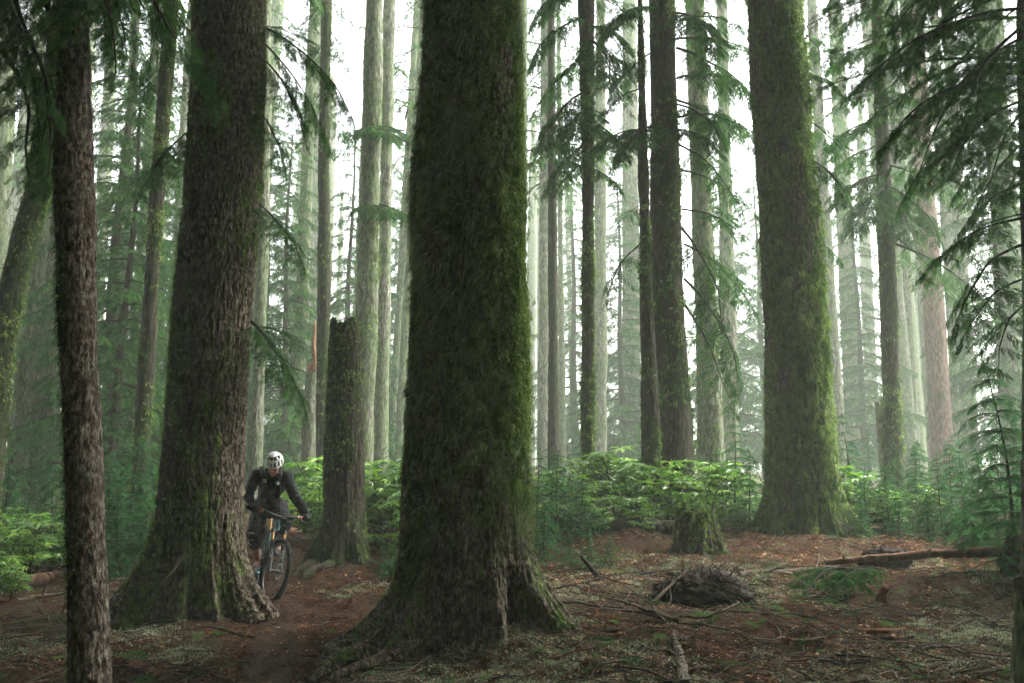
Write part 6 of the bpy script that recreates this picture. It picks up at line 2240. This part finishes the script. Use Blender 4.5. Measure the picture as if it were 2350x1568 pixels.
# helmet: a vented shell over a dark liner
hel = empty("helmet"); hel.parent = person
HC = HD + hu * 0.028 - hf * 0.008
nA, nE = 144, 54
az = np.arange(nA) * 2 * math.pi / nA          # 0 = forward
el = np.linspace(math.radians(-16), math.radians(90), nE)
vents = []
for a in (0, 26, -26, 52, -52, 80, -80):
    vents.append((a, 12 if a else 10, 6.0 if abs(a) < 40 else 6.5, 15 if a else 12))
for a in (0, 34, -34, 75, -75, 180, 140, -140):
    vents.append((a, 50, 9.5, 10.0))
A_, E_ = np.meshgrid(az, el, indexing='ij')
low = np.radians(-16 + 7 * np.cos(A_) - 10 * (np.abs(np.cos(A_)) < 0.75) * np.cos(2 * A_))
E2 = low + (np.pi / 2 - low) * (E_ - el[0]) / (el[-1] - el[0])
rad = np.array((0.104, 0.128, 0.118))
def shell(scale):
    x = np.sin(A_) * np.cos(E2) * rad[0] * scale
    y = np.cos(A_) * np.cos(E2) * rad[1] * scale
    z = np.sin(E2) * rad[2] * scale
    return HC + x[..., None] * hr + y[..., None] * hf + z[..., None] * hu
Vo, Vi = shell(1.0), shell(0.93)
F = []
for i in range(nA):
    for j in range(nE - 1):
        ad, ed = math.degrees(az[i] + math.pi / nA), math.degrees((E2[i, j] + E2[i, j + 1]) / 2)
        hole = False
        for (a, e, wa, we) in vents:
            da = (ad - a + 180) % 360 - 180
            if abs(da) < wa / max(0.35, math.cos(math.radians(ed))) and abs(ed - e) < we:
                hole = True
        if not hole:
            i2 = (i + 1) % nA
            F.append((i * nE + j, i * nE + j + 1, i2 * nE + j + 1, i2 * nE + j))
me = mesh_np("shell", Vo.reshape(-1, 3), [np.array(F)], [K['white']], smooth=True)
o = obj("shell", me, hel)
sd = o.modifiers.new("t", 'SOLIDIFY'); sd.thickness = 0.009; sd.offset = -1
mb = MB()
mb.add(Vi.reshape(-1, 3), [(i * nE + j, i * nE + j + 1, ((i + 1) % nA) * nE + j + 1, ((i + 1) % nA) * nE + j) for i in range(nA) for j in range(nE - 1)], 0)
put("liner", mb, ['liner'], hel)
mb = MB()
for s in (-1, 1):
    rod(mb, interp_path([HC + hr * s * 0.088 - hu * 0.03 + hf * 0.03, HD + hr * s * 0.078 - hu * 0.06 + hf * 0.02, HD + hf * 0.045 - hu * 0.122], 8), 0.005, 6)
put("chin_strap", mb, ['strap'], hel)
for s in (-1, 1):
    a, e = math.radians(s * 48), math.radians(36)
    p = HC + hr * (math.sin(a) * math.cos(e) * rad[0]) + hf * (math.cos(a) * math.cos(e) * rad[1]) + hu * (math.sin(e) * rad[2])
    nrm = (p - HC) / rad.mean(); nrm /= np.linalg.norm(nrm)
    X = np.cross(hu, nrm); X /= np.linalg.norm(X)
    Yv = np.cross(nrm, X)
    Mx = Matrix.Translation(Vector(p + nrm * 0.003)) @ Matrix((Vector(X), Vector(Yv), Vector(nrm))).transposed().to_4x4()
    lettering("POC", 0.036, Mx, 'ink', hel)

# ------------------------------------------------------------------ haze
def haze():
    x0, x1, y0, y1, z0, z1 = -300, 300, -260, 330, -4, 36
    V = [(x0, y0, z0), (x1, y0, z0), (x1, y1, z0), (x0, y1, z0), (x0, y0, z1), (x1, y0, z1), (x1, y1, z1), (x0, y1, z1)]
    F = [(0, 3, 2, 1), (4, 5, 6, 7), (0, 1, 5, 4), (1, 2, 6, 5), (2, 3, 7, 6), (3, 0, 4, 7)]
    m, nt, out = nmat("haze")
    v = nt.nodes.new("ShaderNodeVolumePrincipled")
    v.inputs["Color"].default_value = (0.89, 0.97, 0.84, 1)
    v.inputs["Density"].default_value = HAZE_DENSITY
    v.inputs["Anisotropy"].default_value = 0.0
    nt.links.new(v.outputs[0], out.inputs["Volume"])
    o = obj("haze", mesh_np("haze", V, [F], [m]))
    tag(o, "pale mist filling the whole forest", "mist", kind="stuff")


haze()
